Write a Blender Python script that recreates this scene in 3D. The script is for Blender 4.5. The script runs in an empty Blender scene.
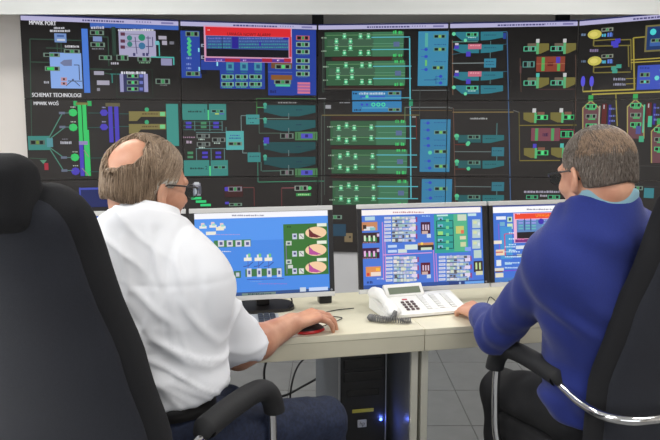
import bpy, bmesh, math, random
import numpy as np
from mathutils import Vector, Matrix, noise as mnoise

random.seed(7); np.random.seed(7)
scene = bpy.context.scene
COL = scene.collection

# ------------------------------------------------------------------ camera
F = 700.0; W, HH = 660, 440
CAM_H = 1.42
PITCH = math.atan(95.0 / F)
cam_d = bpy.data.cameras.new('camera'); cam = bpy.data.objects.new('camera', cam_d); COL.objects.link(cam)
cam_d.sensor_width = 36.0; cam_d.lens = F / W * 36.0; cam_d.clip_start = 0.05
cam.location = (0, 0, CAM_H); cam.rotation_euler = (math.pi / 2 - PITCH, 0, 0)
scene.camera = cam

# ------------------------------------------------------------------ world, light, exposure
world = bpy.data.worlds.new('world'); scene.world = world; world.use_nodes = True
world.node_tree.nodes['Background'].inputs[0].default_value = (0.82, 0.90, 1.0, 1)
world.node_tree.nodes['Background'].inputs[1].default_value = 1.0

def area_light(name, loc, target, sx, sy, power, color):
    d = bpy.data.lights.new(name, 'AREA'); d.shape = 'RECTANGLE'; d.size = sx; d.size_y = sy
    d.energy = power; d.color = color
    o = bpy.data.objects.new(name, d); COL.objects.link(o); o.location = loc
    o.rotation_euler = (Vector(target) - Vector(loc)).to_track_quat('-Z', 'Y').to_euler()
    return o
# daylight coming in through the windows of the rear wall and the left wall
area_light('window_daylight_rear', (-0.3, -2.85, 1.75), (-0.2, 2.0, 1.2), 5.0, 1.5, 46, (0.97, 0.985, 1.0))
area_light('window_daylight_left', (-3.30, 1.3, 1.75), (0.0, 2.0, 1.1), 3.4, 1.4, 58, (0.97, 0.985, 1.0))
# ceiling luminaires (fixtures are modelled below)
CEIL_LAMPS = [(-1.5, 0.9), (1.5, 0.9), (-1.5, 3.3), (1.5, 3.3)]
for i, (lx, ly) in enumerate(CEIL_LAMPS):
    area_light('luminaire_light', (lx, ly, 2.735), (lx, ly, 0), 1.15, 0.55, 32 if ly < 2 else 36, (1.0, 0.98, 0.95))

vs = scene.view_settings
vs.view_transform = 'Standard'; vs.look = 'None'; vs.gamma = 1.0; vs.exposure = 0.0
vs.use_curve_mapping = False
scene.display_settings.display_device = 'sRGB'

# ------------------------------------------------------------------ helpers: colour, material
def lin(c):
    out = []
    for v in c[:3]:
        v = v / 255.0
        out.append(v / 12.92 if v <= 0.04045 else ((v + 0.055) / 1.055) ** 2.4)
    return tuple(out)

MATS = {}
def mat(name, rgb, rough=0.6, metal=0.0, var=0.0, vscale=30.0, bump=0.0, bscale=200.0, stretch=None,
        emis=None, estr=1.0, rgb2=None, coat=0.0, sheen=0.0, sss=0.0, detail=4.0):
    """procedural material: two tones mixed by noise, fine relief by noise bump"""
    if name in MATS: return MATS[name]
    m = bpy.data.materials.new(name); m.use_nodes = True; MATS[name] = m
    nt = m.node_tree; b = nt.nodes['Principled BSDF']
    c = lin(rgb)
    b.inputs['Base Color'].default_value = (*c, 1)
    b.inputs['Roughness'].default_value = rough; b.inputs['Metallic'].default_value = metal
    if coat: b.inputs['Coat Weight'].default_value = coat
    if sheen: b.inputs['Sheen Weight'].default_value = sheen
    if sss:
        b.inputs['Subsurface Weight'].default_value = sss
        b.inputs['Subsurface Radius'].default_value = (0.012, 0.005, 0.003)
        b.inputs['Subsurface Scale'].default_value = 1.0
    tc = nt.nodes.new('ShaderNodeTexCoord'); mp = nt.nodes.new('ShaderNodeMapping')
    nt.links.new(tc.outputs['Object'], mp.inputs['Vector'])
    if stretch: mp.inputs['Scale'].default_value = stretch
    if var or rgb2:
        n = nt.nodes.new('ShaderNodeTexNoise'); n.inputs['Scale'].default_value = vscale; n.inputs['Detail'].default_value = detail
        nt.links.new(mp.outputs['Vector'], n.inputs['Vector'])
        r = nt.nodes.new('ShaderNodeValToRGB')
        c2 = lin(rgb2) if rgb2 else tuple(x * (1 - var) for x in c)
        r.color_ramp.elements[0].position = 0.35; r.color_ramp.elements[1].position = 0.65
        r.color_ramp.elements[0].color = (*c2, 1); r.color_ramp.elements[1].color = (*c, 1)
        nt.links.new(n.outputs['Fac'], r.inputs['Fac']); nt.links.new(r.outputs['Color'], b.inputs['Base Color'])
    if bump:
        n2 = nt.nodes.new('ShaderNodeTexNoise'); n2.inputs['Scale'].default_value = bscale; n2.inputs['Detail'].default_value = 3
        nt.links.new(mp.outputs['Vector'], n2.inputs['Vector'])
        bp = nt.nodes.new('ShaderNodeBump'); bp.inputs['Strength'].default_value = bump; bp.inputs['Distance'].default_value = 0.004
        nt.links.new(n2.outputs['Fac'], bp.inputs['Height']); nt.links.new(bp.outputs['Normal'], b.inputs['Normal'])
    if emis:
        b.inputs['Emission Color'].default_value = (*lin(emis), 1); b.inputs['Emission Strength'].default_value = estr
    return m

def attr_mat(name, emission=False, rough=0.6, estr=1.0, bump=0.0):
    if name in MATS: return MATS[name]
    m = bpy.data.materials.new(name); m.use_nodes = True; MATS[name] = m
    nt = m.node_tree; b = nt.nodes['Principled BSDF']; b.inputs['Roughness'].default_value = rough
    a = nt.nodes.new('ShaderNodeAttribute'); a.attribute_name = 'tint'
    if emission:
        b.inputs['Base Color'].default_value = (0.012, 0.012, 0.012, 1)
        b.inputs['Specular IOR Level'].default_value = 0.2
        nt.links.new(a.outputs['Color'], b.inputs['Emission Color']); b.inputs['Emission Strength'].default_value = estr
        m.cycles.emission_sampling = 'NONE'
    else:
        nt.links.new(a.outputs['Color'], b.inputs['Base Color'])
    return m

# ------------------------------------------------------------------ helpers: objects
def mesh_from(name, verts, faces, smooth=False):
    me = bpy.data.meshes.new(name); me.from_pydata([tuple(v) for v in verts], [], [tuple(f) for f in faces]); me.update()
    if smooth: me.polygons.foreach_set('use_smooth', [True] * len(me.polygons))
    return me

def link(name, me, material=None, parent=None, loc=None, rotz=None):
    o = bpy.data.objects.new(name, me); COL.objects.link(o)
    if material is not None and me is not None and not me.materials: me.materials.append(material)
    if parent is not None: o.parent = parent
    if loc is not None: o.location = loc
    if rotz is not None: o.rotation_euler = (0, 0, rotz)
    return o

def tag(o, label, cat, group=None):
    o['label'] = label; o['category'] = cat
    if group: o['group'] = group
    return o

def thing(name, label, cat, loc=(0, 0, 0), rotz=0.0, group=None):
    o = bpy.data.objects.new(name, None); COL.objects.link(o); o.location = loc; o.rotation_euler = (0, 0, rotz)
    o.empty_display_size = 0.1
    return tag(o, label, cat, group)

def struct(o):
    o['kind'] = 'structure'; return o

class MB:
    """collects shapes into one mesh"""
    def __init__(s): s.v = []; s.f = []
    def add(s, vs, fs):
        n = len(s.v); s.v += [tuple(v) for v in vs]; s.f += [tuple(i + n for i in f) for f in fs]; return s
    def box(s, a, b, bev=0.0, M=None):
        bm = bmesh.new(); bmesh.ops.create_cube(bm, size=1)
        for v in bm.verts:
            v.co = Vector([a[i] if v.co[i] < 0 else b[i] for i in range(3)])
        if bev > 0: bmesh.ops.bevel(bm, geom=list(bm.edges), offset=bev, segments=2, profile=0.6, affect='EDGES')
        return s._bm(bm, M)
    def _bm(s, bm, M=None):
        bm.verts.ensure_lookup_table(); bm.verts.index_update()
        vs_ = [(M @ v.co) if M else v.co.copy() for v in bm.verts]
        fs_ = [[v.index for v in f.verts] for f in bm.faces]; bm.free()
        return s.add(vs_, fs_)
    def cyl(s, p, q, r0, r1=None, n=20):
        r1 = r0 if r1 is None else r1
        return s.tube([p, q], [r0, r1], n)
    def tube(s, pts, r, n=12, closed_ends=True):
        pts = [Vector(p) for p in pts]; rs = r if isinstance(r, (list, tuple)) else [r] * len(pts)
        base = len(s.v); up = None
        for i, p in enumerate(pts):
            t = (pts[min(i + 1, len(pts) - 1)] - pts[max(i - 1, 0)]).normalized()
            if up is None:
                up = Vector((0, 0, 1)) if abs(t.z) < 0.9 else Vector((1, 0, 0))
            x = t.cross(up)
            if x.length < 1e-6: x = t.orthogonal()
            x.normalize(); up2 = x.cross(t).normalized(); up = up2
            for k in range(n):
                a = 2 * math.pi * k / n
                s.v.append(tuple(p + (x * math.cos(a) + up2 * math.sin(a)) * rs[i]))
        for i in range(len(pts) - 1):
            for k in range(n):
                a = base + i * n + k; b = base + i * n + (k + 1) % n
                s.f.append((a, b, b + n, a + n))
        if closed_ends:
            s.f.append(tuple(base + k for k in range(n - 1, -1, -1)))
            e = base + (len(pts) - 1) * n; s.f.append(tuple(e + k for k in range(n)))
        return s
    def prism(s, outline, z0, z1, M=None):
        """extrude a 2D outline (x, y) from z0 to z1"""
        n = len(outline)
        vs_ = [Vector((x, y, z0)) for x, y in outline] + [Vector((x, y, z1)) for x, y in outline]
        if M: vs_ = [M @ v for v in vs_]
        fs_ = [tuple(range(n - 1, -1, -1)), tuple(range(n, 2 * n))] + [(i, (i + 1) % n, (i + 1) % n + n, i + n) for i in range(n)]
        return s.add(vs_, fs_)
    def mesh(s, name, smooth=False, angle=None):
        me = mesh_from(name, s.v, s.f, smooth)
        if angle is not None:
            me.polygons.foreach_set('use_smooth', [True] * len(me.polygons))
            try: me.set_sharp_from_angle(angle=math.radians(angle))
            except Exception: pass
        return me
    def build(s, name, material, parent=None, loc=None, rotz=None, smooth=False, angle=None):
        return link(name, s.mesh(name, smooth, angle), material, parent, loc, rotz)

def spline(pts, n=8):
    """Catmull-Rom through the points"""
    P = [Vector(p) for p in pts]; P = [P[0] * 2 - P[1]] + P + [P[-1] * 2 - P[-2]]
    out = []
    for i in range(1, len(P) - 2):
        for k in range(n):
            t = k / n
            out.append(0.5 * ((2 * P[i]) + (P[i + 1] - P[i - 1]) * t + (2 * P[i - 1] - 5 * P[i] + 4 * P[i + 1] - P[i + 2]) * t * t
                              + (3 * P[i] - P[i - 1] - 3 * P[i + 1] + P[i + 2]) * t ** 3))
    out.append(P[-2]); return out

# ------------------------------------------------------------------ helpers: flat graphics on displays
def text_tris(text, cache={}):
    if text in cache: return cache[text]
    cu = bpy.data.curves.new('lettering', 'FONT'); cu.body = text; cu.size = 1.0; cu.resolution_u = 2
    ob = bpy.data.objects.new('lettering', cu); COL.objects.link(ob)
    dg = bpy.context.evaluated_depsgraph_get(); dg.update()
    me = ob.evaluated_get(dg).to_mesh(); me.calc_loop_triangles()
    vsx = [(v.co.x, v.co.y) for v in me.vertices]
    tr = [[vsx[i] for i in t.vertices] for t in me.loop_triangles]
    ob.evaluated_get(dg).to_mesh_clear(); bpy.data.objects.remove(ob); bpy.data.curves.remove(cu)
    w = max(v[0] for v in vsx); h = max(v[1] for v in vsx)
    cache[text] = (tr, w, h); return cache[text]

class Art:
    """flat print in a 2D surface space (u right, h up); each mark is put one hair above what it overlaps"""
    def __init__(s, to_uh): s.P = []; s.to_uh = to_uh; s.box = []
    def _add(s, polys, color):
        us = [p[0] for q in polys for p in q]; hs = [p[1] for q in polys for p in q]
        b = (min(us), max(us), min(hs), max(hs)); lay = 1
        if s.box:
            B = np.array(s.box)
            m = (B[:, 0] < b[1]) & (B[:, 1] > b[0]) & (B[:, 2] < b[3]) & (B[:, 3] > b[2])
            if m.any(): lay = int(B[m, 4].max()) + 1
        s.box.append((*b, lay))
        c = lin(color)
        for q in polys: s.P.append((q, c, lay))
    def uhrect(s, u0, h0, u1, h1, color): s._add([[(u0, h0), (u1, h0), (u1, h1), (u0, h1)]], color)
    def scale_at(s, x, y):
        a = s.to_uh(x - 4, y); b = s.to_uh(x + 4, y); c = s.to_uh(x, y - 4); d = s.to_uh(x, y + 4)
        return (b[0] - a[0]) / 8, (c[1] - d[1]) / 8
    def R(s, x0, y0, x1, y1, color):
        cx, cy = (x0 + x1) / 2, (y0 + y1) / 2; u, h = s.to_uh(cx, cy); su, sh = s.scale_at(cx, cy)
        w2, h2 = (x1 - x0) / 2 * su, (y1 - y0) / 2 * sh
        s.uhrect(u - w2, h - h2, u + w2, h + h2, color)
    def FR(s, x0, y0, x1, y1, color, w=0.7):
        s.L(x0, y0, x1, y0, color, w); s.L(x0, y1, x1, y1, color, w); s.L(x0, y0, x0, y1, color, w); s.L(x1, y0, x1, y1, color, w)
    def PG(s, pts, color): s._add([[s.to_uh(*p) for p in pts]], color)
    def L(s, x0, y0, x1, y1, color, w=0.8):
        a = s.to_uh(x0, y0); b = s.to_uh(x1, y1); su, sh = s.scale_at((x0 + x1) / 2, (y0 + y1) / 2)
        if x0 == x1: b = (a[0], b[1])
        if y0 == y1: b = (b[0], a[1])
        d = Vector((b[0] - a[0], b[1] - a[1]))
        if d.length < 1e-9: return
        n = Vector((-d.y, d.x)).normalized() * (w * su / 2)
        s._add([[(a[0] - n.x, a[1] - n.y), (b[0] - n.x, b[1] - n.y), (b[0] + n.x, b[1] + n.y), (a[0] + n.x, a[1] + n.y)]], color)
    def C(s, x, y, rx, color, ry=None, n=12):
        u, h = s.to_uh(x, y); su, sh = s.scale_at(x, y); ry = rx if ry is None else ry
        s._add([[(u + rx * su * math.cos(2 * math.pi * k / n), h + ry * sh * math.sin(2 * math.pi * k / n)) for k in range(n)]], color)
    def T(s, x0, y0, x1, y1, text, color):
        """text fitted in the box x0..x1, baseline y1, cap height y1-y0"""
        tr, w, h = text_tris(text); u, hh = s.to_uh(x0, y1); su, sh = s.scale_at((x0 + x1) / 2, (y0 + y1) / 2)
        kx = (x1 - x0) * su / w; ky = (y1 - y0) * sh / h
        s._add([[(u + p[0] * kx, hh + p[1] * ky) for p in t] for t in tr], color)
    def scribble(s, x0, y0, x1, y1, color):
        """illegibly small lettering: a row of tiny strokes"""
        x = x0
        while x < x1:
            w = random.uniform(0.5, 2.2); s.R(x, y0 + random.uniform(0, .25) * (y1 - y0), min(x + w, x1), y1, color); x += w + random.uniform(0.3, 0.8)
    def widget(s, x0, y0, x1, y1, frame=(118, 142, 128), mid=(62, 150, 88)):
        """small read-out: pale frame, two black windows, coloured middle"""
        s.R(x0, y0, x1, y1, frame); w = x1 - x0; g = min(0.7, (y1 - y0) * 0.2)
        s.R(x0 + w * .08, y0 + g, x0 + w * .36, y1 - g, (18, 18, 20))
        s.R(x0 + w * .42, y0 + g, x0 + w * .60, y1 - g, mid)
        s.R(x0 + w * .66, y0 + g, x0 + w * .88, y1 - g, (18, 18, 20))

def clip_poly(poly, axis, lo, hi):
    for sign, lim in ((1, lo), (-1, hi)):
        out = []
        for i in range(len(poly)):
            a, b = poly[i], poly[(i + 1) % len(poly)]
            da, db = sign * (a[axis] - lim), sign * (b[axis] - lim)
            if da >= 0: out.append(a)
            if (da >= 0) != (db >= 0):
                t = da / (da - db); out.append((a[0] + (b[0] - a[0]) * t, a[1] + (b[1] - a[1]) * t))
        poly = out
        if len(poly) < 3: return []
    return poly

def art_mesh(name, art, u0, u1, h0, h1, to3d, material, step=0.0003):
    V = []; Fc = []; colors = []
    for q, c, lay in art.P:
        p = clip_poly(clip_poly(q, 0, u0, u1), 1, h0, h1) if len(q) >= 3 else []
        if len(p) < 3: continue
        n = len(V); V += [tuple(to3d(u, h, lay * step)) for u, h in p]; Fc.append(tuple(range(n, n + len(p)))); colors.append((c, len(p)))
    if not V: return None
    me = mesh_from(name, V, Fc)
    at = me.attributes.new('tint', 'FLOAT_COLOR', 'CORNER')
    arr = np.concatenate([np.tile(np.array([*c, 1.0], dtype=np.float32), n) for c, n in colors])
    at.data.foreach_set('color', arr)
    me.materials.append(material); return me

def ray(x, y):
    u = (x - W / 2) / F; v = (HH / 2 - y) / F
    return Vector((u, math.cos(PITCH) + v * math.sin(PITCH), -math.sin(PITCH) + v * math.cos(PITCH)))
def on_z(x, y, z):
    d = ray(x, y); return Vector((0, 0, CAM_H)) + d * ((z - CAM_H) / d.z)

# ------------------------------------------------------------------ helpers: organic shapes (distance fields -> surface nets)
class Field:
    def __init__(s, lo, hi, h):
        s.lo = np.array(lo, float); s.h = h
        s.n = np.ceil((np.array(hi) - s.lo) / h).astype(int) + 1
        s.d = np.full(s.n, 1.0, np.float32)
        s.ax = [s.lo[i] + h * np.arange(s.n[i]) for i in range(3)]
    def _sub(s, lo, hi):
        a = np.clip(np.floor((np.array(lo) - s.lo) / s.h).astype(int), 0, s.n); b = np.clip(np.ceil((np.array(hi) - s.lo) / s.h).astype(int) + 1, 0, s.n)
        if (b <= a).any(): return None
        sl = tuple(slice(a[i], b[i]) for i in range(3))
        return sl, np.meshgrid(*[s.ax[i][sl[i]] for i in range(3)], indexing='ij')
    def _comb(s, sl, d, k, sub):
        f = s.d[sl]
        if sub: f = -f
        if k > 0:
            hh = np.clip(0.5 + 0.5 * (f - d) / k, 0, 1); r = f * (1 - hh) + d * hh - k * hh * (1 - hh)
        else: r = np.minimum(f, d)
        s.d[sl] = -r if sub else r
    def cap(s, a, b, ra, rb=None, k=0.02, sub=False, flat=None):
        """tapered capsule"""
        rb = ra if rb is None else rb; a = np.array(a, float); b = np.array(b, float); m = max(ra, rb) + k + 3 * s.h
        r = s._sub(np.minimum(a, b) - m, np.maximum(a, b) + m)
        if r is None: return s
        sl, (X, Y, Z) = r; ab = b - a; L = (ab ** 2).sum() + 1e-12
        t = np.clip(((X - a[0]) * ab[0] + (Y - a[1]) * ab[1] + (Z - a[2]) * ab[2]) / L, 0, 1)
        d = np.sqrt((X - a[0] - t * ab[0]) ** 2 + (Y - a[1] - t * ab[1]) ** 2 + (Z - a[2] - t * ab[2]) ** 2) - (ra + (rb - ra) * t)
        s._comb(sl, d.astype(np.float32), k, sub); return s
    def ell(s, c, r, R=None, k=0.02, sub=False):
        """ellipsoid, R: 3x3 whose columns are the local axes"""
        c = np.array(c, float); r = np.array(r, float); m = r.max() + k + 3 * s.h
        q = s._sub(c - m, c + m)
        if q is None: return s
        sl, (X, Y, Z) = q; P = np.stack([X - c[0], Y - c[1], Z - c[2]], -1)
        if R is not None: P = P @ np.array(R)
        k0 = np.sqrt(((P / r) ** 2).sum(-1)); k1 = np.sqrt(((P / r ** 2) ** 2).sum(-1)) + 1e-9
        s._comb(sl, (k0 * (k0 - 1) / k1).astype(np.float32), k, sub); return s
    def grid(s): return np.meshgrid(*s.ax, indexing='ij')
    def cut(s, fn):
        """keep where fn(X,Y,Z) < 0"""
        X, Y, Z = s.grid(); s.d = np.maximum(s.d, fn(X, Y, Z).astype(np.float32)); return s
    def nets(s, smooth=1):
        d = s.d; ins = d < 0; nx, ny, nz = d.shape
        cnt = np.zeros((nx - 1, ny - 1, nz - 1), np.int8)
        corners = [(i, j, k) for i in (0, 1) for j in (0, 1) for k in (0, 1)]
        for i, j, k in corners: cnt += ins[i:nx - 1 + i, j:ny - 1 + j, k:nz - 1 + k]
        cell = np.argwhere((cnt > 0) & (cnt < 8)); idx = np.full(cnt.shape, -1, np.int32); idx[tuple(cell.T)] = np.arange(len(cell))
        acc = np.zeros((len(cell), 3)); num = np.zeros(len(cell))
        vals = {c: d[cell[:, 0] + c[0], cell[:, 1] + c[1], cell[:, 2] + c[2]].astype(float) for c in corners}
        for c in corners:
            for ax in range(3):
                if c[ax]: continue
                c2 = list(c); c2[ax] = 1; c2 = tuple(c2); a, b = vals[c], vals[c2]; m = (a < 0) != (b < 0)
                t = np.where(m, a / np.where(m, a - b, 1), 0); p = np.tile(np.array(c, float), (len(cell), 1)); p[:, ax] += t
                acc[m] += p[m]; num[m] += 1
        V = s.lo + (cell + acc / num[:, None]) * s.h
        quads = []
        for ax in range(3):
            sl0 = [slice(None)] * 3; sl1 = [slice(None)] * 3; sl0[ax] = slice(0, -1); sl1[ax] = slice(1, None)
            e = ins[tuple(sl0)] != ins[tuple(sl1)]; E_ = np.argwhere(e)
            o1, o2 = [(1, 2), (2, 0), (0, 1)][ax]
            ok = (E_[:, o1] > 0) & (E_[:, o2] > 0) & (E_[:, o1] < cnt.shape[o1]) & (E_[:, o2] < cnt.shape[o2]); E_ = E_[ok]
            q = []
            for da, db in ((1, 1), (0, 1), (0, 0), (1, 0)):
                c = E_.copy(); c[:, o1] -= da; c[:, o2] -= db; q.append(idx[tuple(c.T)])
            q = np.stack(q, 1); flip = ~ins[tuple(E_.T)]; q[flip] = q[flip][:, ::-1]; quads.append(q)
        Q = np.concatenate(quads)
        for _ in range(smooth):
            S = np.zeros_like(V); N = np.zeros(len(V))
            for i in range(4):
                a, b = Q[:, i], Q[:, (i + 1) % 4]
                np.add.at(S, a, V[b]); np.add.at(S, b, V[a]); np.add.at(N, a, 1); np.add.at(N, b, 1)
            V = V * 0.5 + (S / N[:, None]) * 0.5
        return V, Q

def fast_mesh(name, V, Q, material, parent=None, origin=(0, 0, 0)):
    me = bpy.data.meshes.new(name); n = len(V); m = len(Q)
    me.vertices.add(n); me.vertices.foreach_set('co', (V - np.array(origin)).astype(np.float32).ravel())
    me.loops.add(m * 4); me.loops.foreach_set('vertex_index', Q.astype(np.int32).ravel())
    me.polygons.add(m); me.polygons.foreach_set('loop_start', np.arange(0, m * 4, 4, dtype=np.int32))
    me.polygons.foreach_set('use_smooth', [True] * m)
    me.update(calc_edges=True); me.validate()
    me.materials.append(material)
    o = bpy.data.objects.new(name, me); COL.objects.link(o); o.location = origin
    if parent is not None:
        o.parent = parent; o.location = Vector(origin) - parent.location
    return o

def normals(V, Q):
    n = np.cross(V[Q[:, 2]] - V[Q[:, 0]], V[Q[:, 3]] - V[Q[:, 1]]); N = np.zeros_like(V)
    for i in range(4): np.add.at(N, Q[:, i], n)
    return N / (np.linalg.norm(N, axis=1)[:, None] + 1e-12)

def folds(V, Q, fn):
    """push vertices along their normals by fn(Vector) metres"""
    N = normals(V, Q); d = np.array([fn(Vector(p)) for p in V]); return V + N * d[:, None]

# ================================================================== THE ROOM
RX0, RX1, RY0, RY1, RZ = -3.4, 3.4, -3.0, 6.1, 2.75
m_wall = mat('painted_wall', (238, 232, 226), 0.85, var=0.03, vscale=3, bump=0.05, bscale=300)
m_ceil = mat('ceiling_paint', (238, 238, 236), 0.9, var=0.03, vscale=6, bump=0.05, bscale=120)
m_beam = mat('bulkhead_paint', (207, 209, 207), 0.85, var=0.05, vscale=5, stretch=(0.2, 1, 3), bump=0.06, bscale=90)
m_grout = mat('grout', (104, 104, 104), 0.9, var=0.15, vscale=60)
m_tile = mat('floor_tile_glaze', (118, 118, 118), 0.42, var=0.10, vscale=9, bump=0.04, bscale=40)
m_white = mat('white_plastic_trim', (232, 232, 230), 0.5)

floor = struct(MB().box((RX0, RY0, -0.10), (RX1, RY1, -0.004)).build('floor', m_grout))
tile_me = MB().box((-0.2225, -0.2225, -0.006), (0.2225, 0.2225, 0.0), 0.0015).mesh('floor_tile'); tile_me.materials.append(m_tile)
ROT = math.radians(12.5)
ty = 0.2; TS = 0.45
for j in range(13):
    for i in range(15):
        tx = -3.15 + i * TS; tyy = 0.25 + j * TS
        if tyy + .23 > RY1: continue
        link('floor_tile', tile_me, None, floor, loc=(tx, tyy, 0))
struct(MB().box((RX0, RY0, RZ), (RX1, RY1, RZ + 0.1)).build('ceiling', m_ceil))
struct(MB().box((RX0, RY1, 0), (RX1, RY1 + 0.12, RZ)).build('wall_front', m_wall))
struct(MB().box((RX0, 5.30, 0), (-2.275, 5.42, RZ)).build('wall_return', m_wall))
# left wall with a window opening
wl = MB()
for a, b in (((RX0 - .12, RY0, 0), (RX0, RY1, 1.0)), ((RX0 - .12, RY0, 2.5), (RX0, RY1, RZ)),
             ((RX0 - .12, RY0, 1.0), (RX0, -0.5, 2.5)), ((RX0 - .12, 3.1, 1.0), (RX0, RY1, 2.5))): wl.box(a, b)
struct(wl.build('wall_left', m_wall))
struct(MB().box((RX1, RY0, 0), (RX1 + .12, RY1, RZ)).build('wall_right', m_wall))
wr = MB()
for a, b in (((RX0, RY0 - .12, 0), (RX1, RY0, 0.95)), ((RX0, RY0 - .12, 2.55), (RX1, RY0, RZ)),
             ((RX0, RY0 - .12, .95), (-2.9, RY0, 2.55)), ((2.3, RY0 - .12, .95), (RX1, RY0, 2.55))): wr.box(a, b)
struct(wr.build('wall_rear', m_wall))
m_glass = mat('window_glass', (235, 242, 245), 0.05); m_glass.node_tree.nodes['Principled BSDF'].inputs['Transmission Weight'].default_value = 1.0
def window(n, axis, c, a0, a1, z0, z1):
    w = MB(); t = 0.05
    def bar(p0, p1, q0, q1):
        if axis == 'x': w.box((c - .03, p0, q0), (c + .03, p1, q1))
        else: w.box((p0, c - .03, q0), (p1, c + .03, q1))
    bar(a0, a1, z0, z0 + t); bar(a0, a1, z1 - t, z1)
    k = 4
    for i in range(k + 1):
        p = a0 + (a1 - a0 - t) * i / k; bar(p, p + t, z0 + t, z1 - t)
    o = struct(w.build('window_%d' % n, m_white))
    for i in range(k):
        p0 = a0 + (a1 - a0 - t) * i / k + t; p1 = a0 + (a1 - a0 - t) * (i + 1) / k
        g = MB()
        if axis == 'x': g.box((c - .004, p0, z0 + t), (c + .004, p1, z1 - t))
        else: g.box((p0, c - .004, z0 + t), (p1, c + .004, z1 - t))
        g.build('pane', m_glass, o)
window(1, 'x', RX0 - .06, -0.5, 3.1, 1.0, 2.5)
window(2, 'y', RY0 - .06, -2.9, 2.3, 0.95, 2.55)
struct(MB().box((-2.27, RY1 - .014, 0), (RX1, RY1, 0.08), .003).build('baseboard_front', m_white))
# lowered bulkhead running across the room in front of the video wall
struct(MB().box((RX0, 4.62, 2.122), (RX1, 4.64, RZ), 0.002).build('trim_1', m_beam))
# ceiling luminaires
m_lampbody = mat('luminaire_body', (225, 225, 225), 0.4)
m_lampglow = mat('luminaire_diffuser', (250, 250, 250), 0.5, emis=(255, 250, 240), estr=2.0)
for i, (lx, ly) in enumerate(CEIL_LAMPS):
    t = thing('ceiling_luminaire', 'rectangular ceiling luminaire %s' % ['above the white-shirted man, behind him', 'above the blue-sweatered man, behind him', 'over the left desk end', 'over the right desk end'][i], 'ceiling light', (lx, ly, RZ), group='ceiling luminaires')
    f = MB()
    for a, b in (((-.62, -.32, -.03), (.62, -.28, 0)), ((-.62, .28, -.03), (.62, .32, 0)), ((-.62, -.28, -.03), (-.58, .28, 0)), ((.58, -.28, -.03), (.62, .28, 0))): f.box(a, b)
    f.build('frame', m_lampbody, t); MB().box((-.58, -.28, -.012), (.58, .28, -.004)).build('diffuser', m_lampglow, t)

# ================================================================== VIDEO WALL
VP = [Vector(p) for p in ((-2.262, 5.25), (-1.16, 5.545), (-0.10, 5.765), (0.94, 5.68), (1.915, 5.545), (2.755, 4.92))]
VB, VT = 0.370, 2.222
ROWS = [VB, 1.006, 1.612, VT]
seglen = [(VP[i + 1] - VP[i]).length for i in range(5)]
ucum = [0]
for L_ in seglen: ucum.append(ucum[-1] + L_)
def wall_uh(x, y):
    d = ray(x, y); best = None
    for i in range(5):
        a = VP[i]; e = (VP[i + 1] - a)
        # a + s e = t (dx,dy)
        det = e.x * (-d.y) + d.x * e.y
        if abs(det) < 1e-9: continue
        s_ = (-a.x * (-d.y) + (-d.x) * a.y) / det; t_ = (e.x * -a.y + e.y * a.x) / det
        if t_ <= 0: continue
        out = max(0, -s_, s_ - 1)
        if best is None or out < best[0]: best = (out, ucum[i] + s_ * seglen[i], CAM_H + d.z * t_)
    return best[1], best[2]
def wall_3d(i):
    a = VP[i]; e = (VP[i + 1] - a).normalized(); n = Vector((e.y, -e.x))
    def f(u, h, off):
        p = a + e * (u - ucum[i]) + n * (0.004 + off); return Vector((p.x, p.y, h))
    return f

A = Art(wall_uh)
BASE = (30, 28, 28)
R, L, C, T, PG, Wd, FRm, SC = A.R, A.L, A.C, A.T, A.PG, A.widget, A.FR, A.scribble
def TB(x0, y0, x1, y1, text, color):
    for dx, dy in ((0, 0), (.3, 0)): T(x0 + dx, y0 + dy, x1 + dx, y1 + dy, text, color)
TEAL = (62, 140, 132); LTEAL = (84, 190, 178); DTEAL = (38, 92, 96); BLU = (42, 72, 165); VIO = (78, 66, 190); GRN = (58, 205, 108)
OLV = (120, 112, 58); MAU = (112, 72, 78); GL = (62, 92, 76); CY = (96, 190, 205); YEL = (124, 114, 58); PNK = (200, 90, 110); LBL = (58, 132, 172)
# title bars (one per column), with window titles too small to read
for i in range(5):
    A.uhrect(ucum[i] + .008, VT - .012, ucum[i + 1] - .008, VT - .002, (38, 42, 96))
    A.uhrect(ucum[i] + .008, VT - .045, ucum[i + 1] - .008, VT - .013, (190, 186, 224))
    uu = ucum[i] + seglen[i] * .38
    for k in range(16):
        w_ = random.uniform(.008, .024); A.uhrect(uu, VT - .036, uu + w_, VT - .024, (80, 76, 130)); uu += w_ + .006
    uu = ucum[i] + seglen[i] * .72
    for k in range(6):
        A.uhrect(uu, VT - .032, uu + .008, VT - .022, (120, 116, 170)); uu += .02
    A.uhrect(ucum[i] + seglen[i] * .88, VT - .036, ucum[i] + seglen[i] * .96, VT - .022, (130, 126, 180))
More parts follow.
